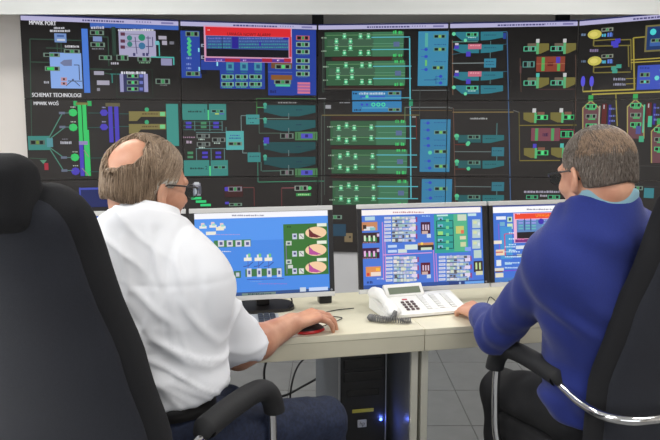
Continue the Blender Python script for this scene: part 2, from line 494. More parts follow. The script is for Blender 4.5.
# ---- column 1
_u = wall_uh(90, 24)[0]; A.uhrect(_u, VT - .078, ucum[1] - .008, VT - .046, (66, 104, 190)); TB(29, 20.6, 56, 24.6, 'MPWIK PORT', (235, 235, 240))
R(82.8, 29, 89, 93, (78, 128, 222))
for p in ((30, 39, 82, 39), (30, 39, 32, 150), (89, 36.5, 108, 36.5), (31, 62, 50, 62), (46, 48, 66, 48), (57, 42, 57, 54), (61, 42, 61, 54), (108, 37, 109, 66), (89, 69, 112, 69)): L(*p, GL)
R(50.5, 53, 82, 88.5, (142, 178, 240)); R(54.5, 33.5, 66.5, 42.5, (120, 150, 205)); R(57, 35, 64, 37, (70, 100, 160)); R(57, 39, 65, 41, (205, 212, 225))
SC(54, 27, 65, 29, (200, 200, 208)); SC(50, 29.8, 70, 32, (205, 205, 212)); SC(65, 45.2, 79, 47.6, (215, 215, 220))
Wd(43.5, 53, 60, 57); Wd(64, 49.5, 80, 53.5); Wd(45, 66.5, 60, 71, mid=(60, 220, 100)); R(47, 67.5, 54, 70, (58, 215, 100))
PG([(60, 63), (64, 60), (72, 59.5), (72, 66), (64, 66)], (118, 128, 165)); L(74, 65, 79, 65, (60, 60, 80)); L(79, 65, 79, 80, (60, 60, 80)); L(68, 81, 82, 81, (60, 70, 90)); L(66, 86, 74, 79, (70, 80, 100)); L(72, 79, 80, 86, (70, 80, 110))
R(61, 77.5, 67, 81, (196, 150, 160)); R(61, 82, 67, 85.2, (196, 150, 160)); R(63, 78.2, 65, 80.2, (60, 30, 40)); R(63, 82.6, 65, 84.6, (60, 30, 40))
SC(44, 81, 49, 83.5, (180, 180, 190))
Wd(90, 30.5, 104, 35); R(93, 36.5, 102, 41.5, (130, 150, 200)); Wd(90.5, 42.5, 105, 47); SC(91, 26, 104, 29, (200, 200, 215)); SC(92, 48, 104, 49.5, (140, 140, 150))
R(119, 30.5, 156, 57, (176, 172, 204)); SC(118, 28.8, 154, 31, (225, 225, 230))
for y in (34, 41, 47): R(120.5, y - 1.5, 125, y + 1.8, (96, 52, 74)); L(125, y, 140, y + .5, (120, 120, 140), .6)
C(129.5, 38, 2.7, (58, 130, 124)); C(129.8, 44.2, 2.7, (58, 130, 124)); C(141.8, 37.6, 3.5, (40, 140, 104)); C(142, 46, 3.5, (62, 118, 160))
for p in ((135, 37, 137, 54), (148, 36, 148, 54), (152.5, 37, 152.5, 46), (146, 46.5, 153, 46.5), (146, 38, 151, 38)): L(*p, (84, 78, 120), .9)
for x in (133, 142.5, 146): R(x, 53, x + 2.4, 56, (66, 62, 110))
R(112, 27, 116, 56, (44, 66, 56)); Wd(99, 55.5, 112, 60); Wd(116.5, 55, 128.5, 60.5); Wd(137.5, 57, 151, 61.5); SC(111, 62, 119, 64.5, (200, 196, 210)); SC(139, 62, 150, 63.4, (120, 160, 130))
R(158.5, 36, 166.5, 39.5, (178, 172, 188)); R(162, 40.8, 167, 45, (178, 172, 188)); R(169.5, 41.5, 174, 44.5, (120, 120, 130)); R(155, 41, 159, 45, (120, 190, 200))
L(159, 42.5, 159.5, 56, LTEAL, 1); L(151, 57, 174, 57, LTEAL, 1.2); L(173.6, 57, 173.6, 65, LTEAL, 1.2); R(161, 58.5, 172, 65.5, (150, 148, 184))
R(119.8, 73.5, 148, 92, (52, 54, 96)); R(120, 74, 123.5, 92, (158, 156, 200)); R(144, 74, 148, 92, (158, 156, 200)); SC(121, 71.4, 146, 74, (225, 225, 235))
for y in (76, 82.5, 89): Wd(127, y - 2, 138.5, y + 2, mid=(60, 225, 120)); R(139.5, y - 1.5, 143, y + 1.5, (110, 120, 200))
L(110, 74, 120, 74, TEAL); L(112, 74, 112, 83, TEAL, 1.1); FRm(116, 69, 152, 97, (46, 62, 52)); Wd(155.5, 78.8, 170, 84); SC(160, 84.5, 167, 85.8, (120, 120, 120))
R(94, 71.2, 104, 75, (170, 166, 184)); R(97, 80.5, 109.5, 85, (176, 172, 190)); R(97, 88, 100, 91, (150, 148, 160)); L(104, 73, 110, 74, GL)
TB(32, 92.8, 81, 96.8, 'SCHEMAT TECHNOLOGI', (228, 228, 232)); TB(33.5, 100.4, 58.5, 105, 'MPWIK WOŚ', (228, 228, 232))
R(73.5, 101, 77.3, 106, (52, 180, 100)); R(87.3, 101, 91.5, 106, (52, 180, 100)); R(76, 102.5, 88, 105, (128, 124, 70))
R(78.4, 105, 82.2, 141.5, GRN); R(83.8, 105, 87.8, 176, GRN); R(79.9, 144, 84, 176, VIO); R(79, 141, 88.5, 144.8, (150, 140, 190)); R(88.2, 130, 90, 176, GRN)
for x, y, c in ((73, 112.6, GRN), (73.3, 127.4, GRN), (75, 157.3, GRN), (75.6, 171.2, VIO)):
    C(x, y, 4.4, c, 3.9, 8); SC(x - 2.5, y - 6.2, x + 2.5, y - 5, (190, 200, 190))
for y, x0 in ((113, 88), (127.5, 88), (158, 90), (171.7, 90)): L(x0, y, 116, y, (52, 92, 88), .8)
for x, y in ((104, 112.7), (104, 127)): C(x, y, 4.2, VIO, 3.6, 6); SC(x - 2, y - 6, x + 2, y - 4.6, (150, 150, 190))
R(105, 152, 112, 158.5, VIO)
R(108.8, 106.5, 113, 142.5, VIO); R(114.8, 106.5, 119, 142.5, VIO); R(105.5, 103, 120, 106.6, (104, 98, 70))
for dy in (0, 12.6):
    R(129, 111.4 + dy, 166, 116.8 + dy, (134, 124, 74)); PG([(129, 116.8 + dy), (141, 116.8 + dy), (137, 121 + dy), (129, 121 + dy)], (134, 124, 74))
    SC(142, 113 + dy, 158, 114.6 + dy, (96, 80, 50)); R(160, 112 + dy, 165, 116 + dy, (120, 210, 140)); C(146.8, 109.6 + dy, 2.2, (64, 170, 120)); L(119, 113.8 + dy, 129, 113.8 + dy, (52, 92, 88))
R(166.5, 104, 178.5, 146, (66, 150, 140))
R(28.3, 136, 50, 150, TEAL); Wd(30, 140, 45, 144.8, frame=(90, 110, 100), mid=(120, 150, 60)); R(47, 138, 53, 147, (88, 150, 160))
for p in ((49, 138, 62, 114), (51, 138, 64, 128), (50, 147.5, 63, 157), (50, 149, 64, 171)): L(*p, (84, 140, 122), 1.1)
for x, y in ((62, 113), (62.5, 127), (64, 157.5), (64.5, 170.5)): R(x - 3, y - 1.2, x + 3, y + 1.2, (110, 118, 140)); L(x + 3, y, x + 9, y, (96, 130, 130))
SC(60.5, 141, 71.5, 144, (190, 190, 200)); SC(62, 138.5, 68, 139.5, (140, 140, 150))
L(30, 158, 47, 159, GL); R(44.5, 163, 48.5, 170, (170, 50, 66)); PG([(40, 160), (47, 160), (43.5, 164)], (90, 150, 120))
for p in ((89, 157, 84, 150), (89, 176, 82, 168)): L(*p, (150, 140, 130), 1)
R(79.5, 187.5, 114, 207, (36, 44, 100)); R(79.5, 187.5, 114, 189.5, (72, 84, 186)); R(79.5, 187.5, 81, 207, (72, 84, 186))
for x, y, s_ in ((54.5, 193, 4), (69.5, 193.4, 5)): C(x, y, s_, (142, 142, 162), 3.6); R(x - s_ * .8, y, x + s_ * .8, y + 4, (120, 122, 150)); C(x, y - 1, s_ * .5, (190, 190, 205), 2)
# ---- column 2
R(181, 31, 201, 78, BLU); Wd(185.5, 31.5, 199, 36.5); Wd(186, 71.5, 200, 76)
for k in range(8): C(188.6 + (k % 2) * 1.2, 39 + k * 2.2, 1.7, (80, 200, 140))
for y in (57, 63, 67): SC(186.5, y, 191.5, y + 2.2, (130, 150, 215))
R(200, 30, 206, 74, (22, 24, 40)); R(198, 48, 199.5, 52, (140, 220, 240)); R(198.5, 67, 200, 71, (140, 220, 240)); R(201, 44, 206, 47, (150, 160, 180)); R(201, 55.6, 206, 59, (150, 160, 180)); R(202.5, 45, 205, 46.4, (20, 20, 20)); R(202.5, 56.4, 205, 58.2, (20, 20, 20))
R(220, 59, 265, 89, (40, 68, 160)); R(201, 60, 220, 70, (40, 68, 160)); R(216.5, 62, 218, 66, (150, 230, 245))
for x in (230, 244, 258): R(x - 3.8, 62.5, x + 3.8, 70.5, (72, 150, 172)); R(x - 1.8, 64.5, x + 1.8, 68.5, (40, 84, 130)); R(x - 3.4, 71.6, x + 3.4, 73.2, (40, 110, 140))
for y in (76.8, 84.2):
    for x in (221.3, 235.3, 249.3): Wd(x, y - 2.2, x + 12.5, y + 2.2, frame=(130, 180, 160)); SC(x + 1, y + 2.6, x + 11, y + 3.6, (90, 190, 120))
R(268, 60, 294, 95.5, (40, 66, 158)); R(271, 62, 293, 68.5, (120, 76, 50)); Wd(275, 64.5, 291, 69, mid=(90, 225, 120)); R(271, 75, 292, 80, (142, 90, 44)); Wd(274, 79.8, 291, 84.2); R(275.5, 84.4, 290, 86.5, (80, 200, 150)); SC(270, 90, 276, 93, (30, 40, 110)); L(268, 72, 294, 72, (90, 110, 190), .6)
R(292, 30, 316, 95.5, (40, 66, 160))
for y, f in ((38, (190, 100, 110)), (44.6, None), (51.8, None), (60.8, None), (67.3, None), (74, None)):
    Wd(296, y - 2.3, 309.5, y + 2.3, frame=f or (140, 175, 160)); SC(298, y + 2.6, 308, y + 3.6, (70, 110, 150))
R(297, 82, 310, 94, (80, 90, 180))
for k in range(4): R(297.5, 82.4 + k * 3, 310, 84.6 + k * 3, (216, 120, 150))
# alarm window
R(204.6, 26.8, 292.3, 62.4, (222, 160, 190)); R(205.8, 28, 291.2, 36.4, (228, 44, 52)); R(206.6, 36.6, 289, 57.2, (20, 18, 28)); R(206.6, 36.6, 289, 49.5, (58, 84, 150))
T(227, 32.4, 270.5, 35.6, 'UWAGA NOWY ALARM!', (60, 14, 20)); SC(207.5, 29.5, 210, 30.5, (250, 220, 220))
for k in range(4):
    y = 37.6 + k * 3
    for x0, x1 in ((208, 231), (239, 288)): SC(x0, y, x1, y + 1.5, ((120, 120, 205), (84, 120, 180), (64, 150, 160), (60, 150, 150))[k])
R(232, 36.8, 238.2, 48.5, (46, 36, 150)); L(222, 37, 222, 49.5, (24, 30, 80)); R(283, 37.6, 288.6, 39.6, (60, 40, 170)); R(259, 42, 261, 46, (60, 40, 170))
R(289.2, 37, 291.4, 57, (206, 60, 80)); R(206, 58.6, 291, 62, (92, 52, 150)); R(225, 58.6, 240, 62, (176, 34, 60)); R(262, 58.6, 272, 62, (176, 34, 60)); R(284, 58.6, 291, 62, (180, 40, 60)); SC(216, 59.4, 222, 61.2, (170, 150, 220)); SC(243, 59.4, 246, 61.2, (220, 190, 240)); SC(277, 59.4, 279, 61.2, (240, 220, 240))
# purification block
R(181.6, 104, 207.4, 120, TEAL); R(209, 104, 226.2, 120, TEAL); R(207.6, 110, 209, 120, (86, 220, 140)); SC(188, 110.6, 201.5, 112.4, (30, 70, 66)); T(203.5, 109, 205, 112.6, '1', (24, 54, 54)); Wd(211, 109.5, 224.5, 112.8, frame=(90, 150, 140)); R(215, 113.3, 219, 114.4, (200, 220, 90)); R(219.5, 113.3, 224, 114.4, (90, 90, 190))
R(183, 160.2, 209.4, 175.8, TEAL); R(210.8, 160.2, 228, 175.8, TEAL); R(209.3, 166, 210.8, 175.8, (86, 220, 140)); SC(190, 167.4, 203.5, 169.2, (30, 70, 66)); T(205, 166, 207.6, 169.4, '2', (24, 54, 54)); Wd(213, 165.5, 226.5, 169, frame=(90, 150, 140))
L(184, 121.8, 222, 121.8, (60, 110, 100), .7)
for y in (123.5, 127.5): L(183, y + 2.2, 222, y + 2.2, (70, 120, 112), .6)
for x, c in ((188.6, VIO), (203.6, (74, 140, 100)), (216, VIO)): R(x - 2.8, 121.8, x + 2.8, 124.4, c); R(x - 2.8, 125.8, x + 2.8, 128.2, c); L(x + 6, 121, x + 6, 131, (96, 130, 130), .8)
for x, c in ((190.3, (74, 140, 100)), (205, VIO), (218.3, VIO)): R(x - 2.8, 151.6, x + 2.8, 154.2, c); R(x - 2.8, 155.8, x + 2.8, 158.2, c); L(x + 6, 148, x + 6, 160, (96, 130, 130), .8)
L(196, 132.5, 226, 132.5, (96, 130, 130)); L(196, 148.6, 226, 148.6, (96, 130, 130)); L(226, 127, 226, 132, (96, 130, 130))
for x, y in ((196.5, 136), (196.8, 144.2), (212, 139.8)): Wd(x, y - 2.2, x + 13.5, y + 2.2, frame=(120, 128, 124), mid=(90, 100, 96)); SC(x + 2, y + 2.6, x + 8, y + 4, (190, 210, 200))
SC(183, 136.4, 195, 138, (160, 130, 150)); SC(186.5, 140.4, 192, 143.4, (200, 180, 200))
R(226, 131, 243.8, 149.8, (86, 176, 174)); SC(230, 134.6, 240, 136, (60, 80, 160)); SC(229, 137.4, 241, 138.8, (50, 90, 150)); Wd(228, 141.8, 242, 145.6)
L(241, 115.6, 241, 131, (120, 140, 140)); L(241, 115.6, 246.5, 115.6, (120, 140, 140)); L(242.6, 149.6, 242.6, 153, (120, 140, 140)); L(242.6, 153, 247, 153, (120, 140, 140))
R(246, 114.6, 259.4, 124.4, (70, 152, 150)); SC(248, 117.6, 257.5, 119, (40, 90, 100)); SC(250, 122, 254, 123, (40, 90, 100)); R(247.6, 152.4, 260.6, 162, (62, 140, 138)); SC(249.5, 155.6, 259, 157, (40, 90, 100))
L(256.6, 98.4, 256.6, 114.6, (70, 130, 70)); L(256.6, 98.4, 316, 98.4, (70, 110, 70)); L(257, 107.4, 264, 107.4, (90, 170, 110)); L(258.4, 182, 324, 182, (70, 140, 110)); L(257.7, 162, 257.7, 182, (70, 130, 110)); L(259, 133.2, 281, 133.2, (80, 100, 90)); L(259, 124, 259, 133, (80, 100, 90)); L(259, 145, 259, 153, (80, 100, 90)); L(257, 118.6, 289, 118.6, (110, 130, 120)); L(262, 171, 282, 171, (84, 120, 110)); L(261, 162, 261, 171, (84, 120, 110)); L(324.5, 98, 324.5, 195, (74, 84, 78)); L(318, 98.6, 326, 98.6, (150, 150, 150))
SC(278, 101.8, 297, 103.4, (150, 150, 150))
for y, c in ((105.2, DTEAL), (120, DTEAL), (142, (34, 78, 82)), (157, (34, 78, 82))):
    R(264, y, 315.6, y + 7.4, c); PG([(266, y + 7.4), (315.4, y + 7.4), (299, y + 11.2), (282, y + 11.2)], c)
    C(265, y - .6, 1.9, (80, 180, 150)); R(263.6, y - .6, 266.4, y + 3.4, (70, 160, 140)); SC(296, y + 4, 302, y + 5.2, (30, 60, 80)); L(288.6, y + 8, 288.6, y + 14, (110, 130, 130), .8)
R(263.6, 137.4, 269, 143.6, VIO)
for y in (135.8, 172.4): Wd(280, y - 2.6, 293.5, y + 2.8, frame=(108, 124, 116), mid=(130, 110, 120)); R(295, y - 4, 318, y + 4.4, (78, 128, 84)); R(301, y - 2.2, 312.5, y + 2.6, (84, 84, 196)); R(305, y - 1.4, 308, y + 1.6, (50, 40, 120)); L(297.4, y - 3, 297.4, y + 3.4, (50, 90, 50)); L(315.5, y - 3, 315.5, y + 3.4, (50, 90, 50))
R(193, 183, 200.6, 195.6, (150, 150, 160)); R(194.2, 182, 199, 184.6, (210, 212, 216)); R(198.4, 186, 201.4, 194, (90, 90, 100)); R(195, 188, 197.2, 194, (200, 202, 208))
for x, y in ((191, 197), (195.8, 200.3), (200.4, 203.8)): R(x, y, x + 10.4, y + 2.4, (56, 216, 128))
R(224.5, 185, 243, 197, (64, 32, 32)); Wd(228, 186.6, 242, 191.4, frame=(140, 130, 140)); R(224.6, 187, 228, 191, VIO); L(243, 187.6, 254, 187.6, (120, 70, 70)); L(254, 187.6, 254, 206, (110, 60, 60)); L(225, 203, 229, 203, VIO, 2.4); Wd(229, 203, 242, 206)
L(281.5, 188, 296, 188, (150, 90, 96)); L(281.5, 188, 281.5, 206, (110, 60, 60)); Wd(294.5, 185.6, 308, 190.6, frame=(150, 160, 150)); C(309.6, 188, 1.9, (80, 220, 120)); R(296, 193, 311, 196, (60, 150, 84)); SC(298, 193.6, 309, 195.2, (170, 220, 150))
# ---- column 3
FRm(322.6, 38, 324, 92, (70, 84, 76), .6); L(321.5, 115, 321.5, 205, (84, 90, 84))
def green_panel(x, y, kind):
    w, h = 79, 24.5
    if kind: x += 1.5; w = 75.5; h = 24
    R(x, y, x + w, y + h, (54, 96, 66)); R(x + (48 if not kind else 46), y, x + w, y + h, (66, 120, 88))
    R(x + 3, y + h * .5 - 5, x + w - 30, y + h * .5 + 3, (66, 98, 76))
    for fy in (.14, .60): L(x + 2, y + h * fy + (0 if not kind else 2), x + w, y + h * fy + (0 if not kind else 2), (110, 160, 110), .5)
    for a, b in ((.22, 0), (.72, 0)):
        L(x + (47 if not kind else 45), y + h * a, x + 85.5, y + h * a, CY, .9)
    L(x + 48, y + h * .48, x + w, y + h * .48, (96, 150, 120), .6); R(x + w - 10, y + h * .4, x + w - 4, y + h * .6, (92, 110, 150))
    kn = ((20, 4.5), (12, 9.5), (26, 9.5), (12, 16.2), (26, 16.2), (20, 21), (36, 4.5), (44, 4.5), (36, 21), (44, 21)) if not kind else \
         ((8.5, 7), (16.3, 4.6), (24, 7), (8.5, 17.5), (16.3, 20), (24, 17.5), (41, 6.6), (41, 17.2))
    for dx, dy in kn:
        C(x + dx, y + dy, 1.9, (88, 214, 150)); C(x + dx, y + dy, .8, (220, 255, 230), n=8); R(x + dx - 1.6, y + dy - 3, x + dx + 1.6, y + dy - 2.1, (170, 210, 180)); L(x + dx - 2.6, y + dy + 2.4, x + dx + 2.6, y + dy + 2.4, (120, 180, 140), .6)
    for gx in (0, 5.5):
        for gy in (-1.5, h - 2.8): SC(x + w - 10.5 + gx, y + gy, x + w - 7 + gx, y + gy + 3.4, (72, 206, 112))
    for gy in (5, 18): SC(x - 3, y + gy * h / 24, x + 2.4, y + gy * h / 24 + 1.4, (150, 170, 150))
for x, y, k in ((324.5, 32, 0), (326, 61, 0)): green_panel(x, y, k)
R(332, 57, 403, 60.6, (66, 30, 30)); R(392, 57.4, 403, 60.2, (50, 90, 60)); R(328, 86, 405, 88.4, (52, 34, 28))
for x, y in ((328.8, 121), (330, 149.6), (331, 181)): green_panel(x, y, 1)
for y in (116.5, 146, 175): R(331, y, 406, y + 3.2, (58, 36, 32))
L(409.6, 38, 411, 198, CY, 1.2)
R(352, 91, 401.2, 100, (54, 130, 184)); R(352.3, 100.8, 401.5, 112, (54, 130, 184)); SC(359, 92.3, 385, 94.6, (190, 210, 225)); Wd(388, 91.6, 400.5, 95); SC(353, 92.6, 357, 94.4, (24, 50, 80)); R(360, 96, 385, 97.5, (60, 90, 200)); Wd(388, 108, 400.5, 111.4); SC(354, 109, 361, 110.8, (24, 50, 80))
L(362, 98, 411, 98, CY, .7); L(362, 108, 388, 107.8, CY, .7)
for x in (373.4, 378.4, 383.4): C(x, 104.6, 2.1, (80, 230, 170)); C(x, 104.6, 1.1, (54, 130, 184), n=8)
for x in (362, 367): C(x, 104.6, 1.2, (60, 70, 200)); C(367, 96.6, 1.6, (90, 220, 170))
SC(339.5, 102, 350.5, 103.2, (150, 150, 155)); R(325.5, 105, 331, 108.6, (160, 160, 165)); R(409, 99.5, 412.8, 106, (52, 150, 110))
L(322, 115.2, 420, 115.2, (124, 112, 70), .9); L(404.5, 107.4, 450, 107.4, (120, 124, 124), .9); L(405, 107, 405, 122, (100, 124, 90), .8); L(324, 89, 404, 89, (96, 86, 80), .6); L(412, 90.4, 449, 90.4, (110, 116, 116), .8); L(420, 90, 420, 119, (74, 80, 80), .7); L(412, 117, 416, 117, (180, 180, 180), 1); L(416, 117, 416.5, 140, (110, 50, 44), .8)
R(418, 31.5, 448, 86, (64, 142, 178)); R(420, 119.5, 450, 172, LBL); R(421.6, 179, 451.8, 206, LBL)
for y in (36.4, 49.3, 67.7): Wd(433.5 if y < 60 else 432, y - 1.9, 446 if y < 60 else 444, y + 2, frame=(90, 150, 140), mid=(150, 190, 80))
for y in (132.3, 151.5, 166.2, 188.6): Wd(434, y - 1.9, 447.5, y + 2, frame=(100, 150, 140), mid=(120, 200, 90))
for x, y in ((426, 49.6), (426, 56.6), (426, 69.6), (440.6, 76.4), (440.6, 83), (428, 123), (428, 130), (428, 138.4), (428.4, 145.6), (429, 161), (429.6, 168), (430, 182.6), (430, 189.6), (430.5, 198)): C(x, y, 1.9, (52, 78, 196), 1.6, 8); L(x - 5, y, x - 1.5, y, (60, 100, 190), .7)
R(425, 33, 428, 47, (90, 178, 168)); R(425, 60, 427, 66, (110, 200, 110)); C(430, 152.6, 2, (90, 210, 170))
for y in (44, 61, 78.6, 122, 139.5, 145, 157, 196): SC(434, y, 446, y + 1, (44, 98, 150))
L(424, 80, 436, 80, (40, 80, 140), .6); L(436, 76, 436, 84, (40, 80, 140), .6)
# ---- column 4
STB = (48, 124, 140)
L(449.5, 108, 452.6, 108, (120, 124, 124), .8); L(452.4, 40, 452.8, 95, (124, 96, 80), .8); L(453.4, 108, 455.4, 205, (110, 80, 70), .7); L(452.6, 112.2, 513.5, 112.2, (140, 120, 78), .9); L(452.6, 109.8, 510, 109.8, (84, 84, 72), .6); L(410, 110.5, 452, 110.5, (110, 90, 60), .6); L(452.4, 42, 478, 42, (96, 150, 140)); L(507, 32, 510.5, 206, (70, 100, 140), 1); L(481, 32.2, 507, 32.2, (60, 110, 140), .8); L(452, 54.6, 507, 44, (60, 110, 130), .5); L(490.6, 41, 490.6, 58, (90, 120, 120), .8); L(490.6, 67, 490.6, 84, (90, 120, 120), .8); L(452, 63.4, 484, 63.4, (130, 140, 140), .9); L(507, 71.6, 481, 71.6, (60, 110, 130), .6)
for y, pk in ((32, 0), (44.6, 1), (72, 1), (85.4, 0)):
    PG([(453, y + (5 if pk else 1)), (457, y), (479, y), (479, y + 8.6), (462, y + 8.6)], STB); PG([(480.6, y), (503, y), (503, y + 5.6), (490, y + 8), (480.6, y + 8.6)], STB)
    if pk: R(468, y - .6, 481.4, y + 4.6, (204, 110, 130)); SC(470, y + .4, 480, y + 1.6, (240, 170, 180)); R(455, y - 1.4, 458.5, y + .6, (210, 200, 215)); R(454.4, y + 1, 459, y + 4.4, VIO); R(466, y + 7, 470.6, y + 12, VIO)
    else: Wd(466, y + .6, 478, y + 4.6, frame=(90, 190, 150)); SC(468, y + 5, 476, y + 6, (190, 230, 220)); C(453.8, y + 2, 1.9, (110, 220, 170)); C(465.4, y + 8.4, 1.7, (110, 220, 170))
    SC(484, y + 2.6, 496, y + 3.6, (34, 84, 110))
R(484, 58.6, 496, 67.6, (58, 134, 160)); R(503, 33, 506, 39, (44, 70, 150)); SC(485.6, 61, 494, 62, (34, 84, 110)); SC(485.6, 64, 494, 65, (34, 84, 110))
SC(470, 117.6, 487.4, 119.4, (170, 170, 170)); C(456.4, 136, 2.2, (90, 204, 150)); C(467.6, 144, 2, (90, 204, 150))
for y in (135, 160.6, 195):
    R(458, y, 481, y + 7.6, DTEAL); PG([(482.4, y), (504, y), (504, y + 5), (490, y + 8), (482.4, y + 8)], (44, 112, 118)); Wd(467.6, y, 480, y + 4, frame=(96, 140, 124), mid=(70, 90, 80)); C(456.8, y + 1, 2.2, (90, 204, 150)); R(455.4, y + 1.6, 458.2, y + 5, (70, 170, 130)); C(468.4, y + 8, 1.9, (90, 204, 150)); SC(484.6, y + 3, 496, y + 4, (30, 80, 90)); L(497, y - 12, 497, y, (84, 130, 130), .8)
for y in (147.2, 182): R(491.6, y, 504, y + 9, (52, 118, 134)); SC(493, y + 3, 502, y + 4, (30, 80, 100)); L(454.6, y + 4.4, 491, y + 4.4, (110, 124, 124), .8)
L(455, 144.6, 466, 144.6, (110, 50, 44), .9); L(455.4, 169, 466, 169, (110, 50, 44), .9); L(455, 174.4, 510, 174.4, (70, 64, 62), .6); L(513, 110.2, 519, 112.4, (110, 110, 110), .8); L(519, 112, 519.6, 161, (104, 96, 54), .9)
def olive_tank(x, y, left, top):
    if left: R(x + 4, y, x + 15, y + 4, (112, 100, 84)); PG([(x + 14, y), (x + 25.6, y), (x + 25.6, y + 6.4), (x + 17, y + 10.4), (x + 13, y + 10.4)], OLV); Wd(x, y + 3, x + 12.6, y + 8, frame=(90, 190, 150), mid=(120, 130, 130)); R(x + 12.8, y - 1, x + 15.4, y + 10.8, (96, 176, 120)); R(x + 12.6, y - 4.4, x + 16, y - .6, top)
    else: PG([(x, y), (x + 11, y), (x + 11, y + 10), (x + 7, y + 10), (x, y + 7)], OLV); R(x + 14, y - .6, x + 21, y + 2.4, (132, 90, 74)); Wd(x + 12.6, y + 2.4, x + 24.4, y + 7.2, frame=(72, 200, 120), mid=(90, 230, 140)); R(x + 10.8, y, x + 13, y + 10.4, (90, 186, 120)); R(x + 9, y - 4.2, x + 12.6, y, top)
WT = (206, 206, 206)
olive_tank(523.4, 43.4, 1, WT); olive_tank(550.4, 43.2, 1, WT); olive_tank(523.4, 77.6, 1, LTEAL); olive_tank(550.4, 77.4, 1, WT)
olive_tank(523.4, 112.6, 0, WT); olive_tank(550.4, 112.4, 0, WT); olive_tank(523.8, 148, 0, VIO); olive_tank(551, 147.6, 0, LTEAL)
R(536.2, 56.6, 564.8, 71.6, (140, 66, 48)); R(541.4, 57.4, 544.6, 71, (86, 170, 90)); R(556, 57, 560, 63, VIO); R(557, 63.4, 560, 71, (86, 170, 90)); R(547.4, 62.4, 553, 66, (104, 28, 30)); L(536.2, 64, 565, 64, (176, 120, 90), .5); Wd(522.6, 61.4, 534.6, 67.4, frame=(90, 150, 140), mid=(100, 120, 110))
L(520, 58, 521, 92, (100, 76, 66), .7); L(575.4, 55, 576, 120, (100, 76, 66), .7); L(538, 89.4, 575, 89.4, (92, 62, 62), .7); R(519.6, 66, 521.4, 73, (100, 70, 70))
R(531, 128, 559.6, 141, (128, 72, 84)); R(535, 128.4, 538, 140.6, (80, 160, 96)); R(551, 128.4, 554, 140.6, (80, 160, 96)); SC(542.6, 132.5, 548, 136.4, (60, 30, 70)); Wd(560.4, 131, 573.6, 137.4, frame=(70, 196, 130)); FRm(559.6, 129.6, 574.4, 138.6, (170, 60, 80), .6)
for p in ((519.4, 125.4, 577, 125), (519.8, 160.6, 560, 160.4)): L(*p, (128, 116, 54), 1)
SC(524, 190.6, 560, 192.8, (176, 170, 190)); Wd(526, 195, 538, 199, frame=(80, 170, 130)); Wd(547.6, 195, 560, 199, frame=(80, 170, 130)); SC(540, 194.6, 547, 196.6, (180, 175, 190))
# ---- column 5
for y in (34.4, 61):
    C(594.8, y, 7, (206, 196, 92), 4.6, 16); C(594, y, 4, (226, 214, 112), 2.6); SC(581.5, y - 1, 586, y + 1.6, (110, 130, 160)); Wd(601.6, y - 6.6, 613.4, y - 3, frame=(140, 144, 130)); SC(602, y - 1, 606, y + 2.4, (90, 190, 220)); SC(607.6, y - 2, 613, y + 2.4, (96, 130, 220)); L(594, y + 4.6, 594, y + 11.6, YEL, 1.4); L(594, y + 6.4, 616, y + 6.4, YEL, 1.2); L(594, y + 11.8, 631, y + 11, YEL, 1.2)
L(616, 40, 631.5, 39.6, YEL, 1.2); L(631, 39.6, 631.6, 70, YEL, 1.2); L(628.4, 45, 629, 67, YEL, 1.2)
for x, y in ((614, 43), (618, 40.6), (616, 45)): R(x - 2.6, y - 2, x + 2.6, y + 2.6, (72, 66, 200))
for x, y in ((614, 68), (619, 66), (615, 71)): R(x - 2.6, y - 1.6, x + 2.6, y + 2.2, (70, 160, 140))
SC(590, 49, 598.6, 52, (140, 124, 160)); L(633.6, 38, 634.6, 90, (160, 146, 64), 1.6); L(633.6, 38, 650, 36.4, (160, 146, 64), 1.3)
L(631, 60, 668, 57.6, (176, 160, 72), 1.2); L(631, 62.6, 668, 60.6, (176, 160, 72), 1.2)
R(645, 24.6, 672, 51.4, (120, 112, 70)); R(647, 26.4, 670, 49.6, (30, 58, 110)); C(653.4, 32, 3.2, (80, 220, 220)); R(650, 40, 664, 46, (60, 100, 170)); Wd(651, 38.6, 663, 42.4)
R(637.2, 65, 668, 89.4, (62, 84, 190)); Wd(640, 72.6, 650, 77); Wd(640, 80, 650, 83.6, mid=(80, 230, 200)); C(657, 78, 2.4, (110, 220, 220)); SC(640, 67, 650, 69, (40, 60, 150)); C(662, 70, 2, (110, 210, 200))
for x in (583.2, 591.8): C(x, 81.4, 2.2, (92, 86, 226), 5.4); L(x, 86, x, 91, (150, 140, 120), .9)
for y in (78.8, 84): SC(613.6, y - 1, 626, y + 1.6, (150, 150, 170)); L(626, y, 636, y - .4, (150, 136, 66), .8)
L(583, 91.6, 634.6, 89.4, (180, 164, 76), 1.5); L(592, 94.4, 668, 91.4, (180, 164, 76), 1.5); L(616, 94, 617.4, 126, (150, 140, 70), 1.2)
def house(x, y):
    PG([(x, y + 8), (x + 8.6, y), (x + 17.6, y + 8), (x + 17.6, y + 40), (x, y + 40)], (170, 158, 96)); PG([(x + 1.2, y + 8.6), (x + 8.6, y + 1.6), (x + 16.4, y + 8.6), (x + 16.4, y + 40), (x + 1.2, y + 40)], (108, 70, 76))
    R(x + 6.2, y - 4.6, x + 11, y + 1.4, (60, 170, 90))
    for dy in (6.6, 16.4, 26): Wd(x + 3.4, y + dy - 2.2, x + 14.4, y + dy + 2.2, frame=(84, 200, 130) if dy != 16.4 else (130, 140, 130)); R(x + 6, y + dy + 2.4, x + 13, y + dy + 3.6, (70, 190, 110))
    R(x + 16, y + 6, x + 17.6, y + 34, (90, 190, 150) if x > 610 else (170, 170, 150)); R(x + 19.5, y + 4, x + 24.4, y + 24, (96, 34, 34)); R(x + 21.2, y + 5, x + 22.4, y + 9, (190, 190, 200)); R(x + 26, y + 5, x + 28.6, y + 26, (52, 44, 140))
    for dy in (8, 15, 20): SC(x + 27, y + dy, x + 33, y + dy + 2, (110, 120, 190))
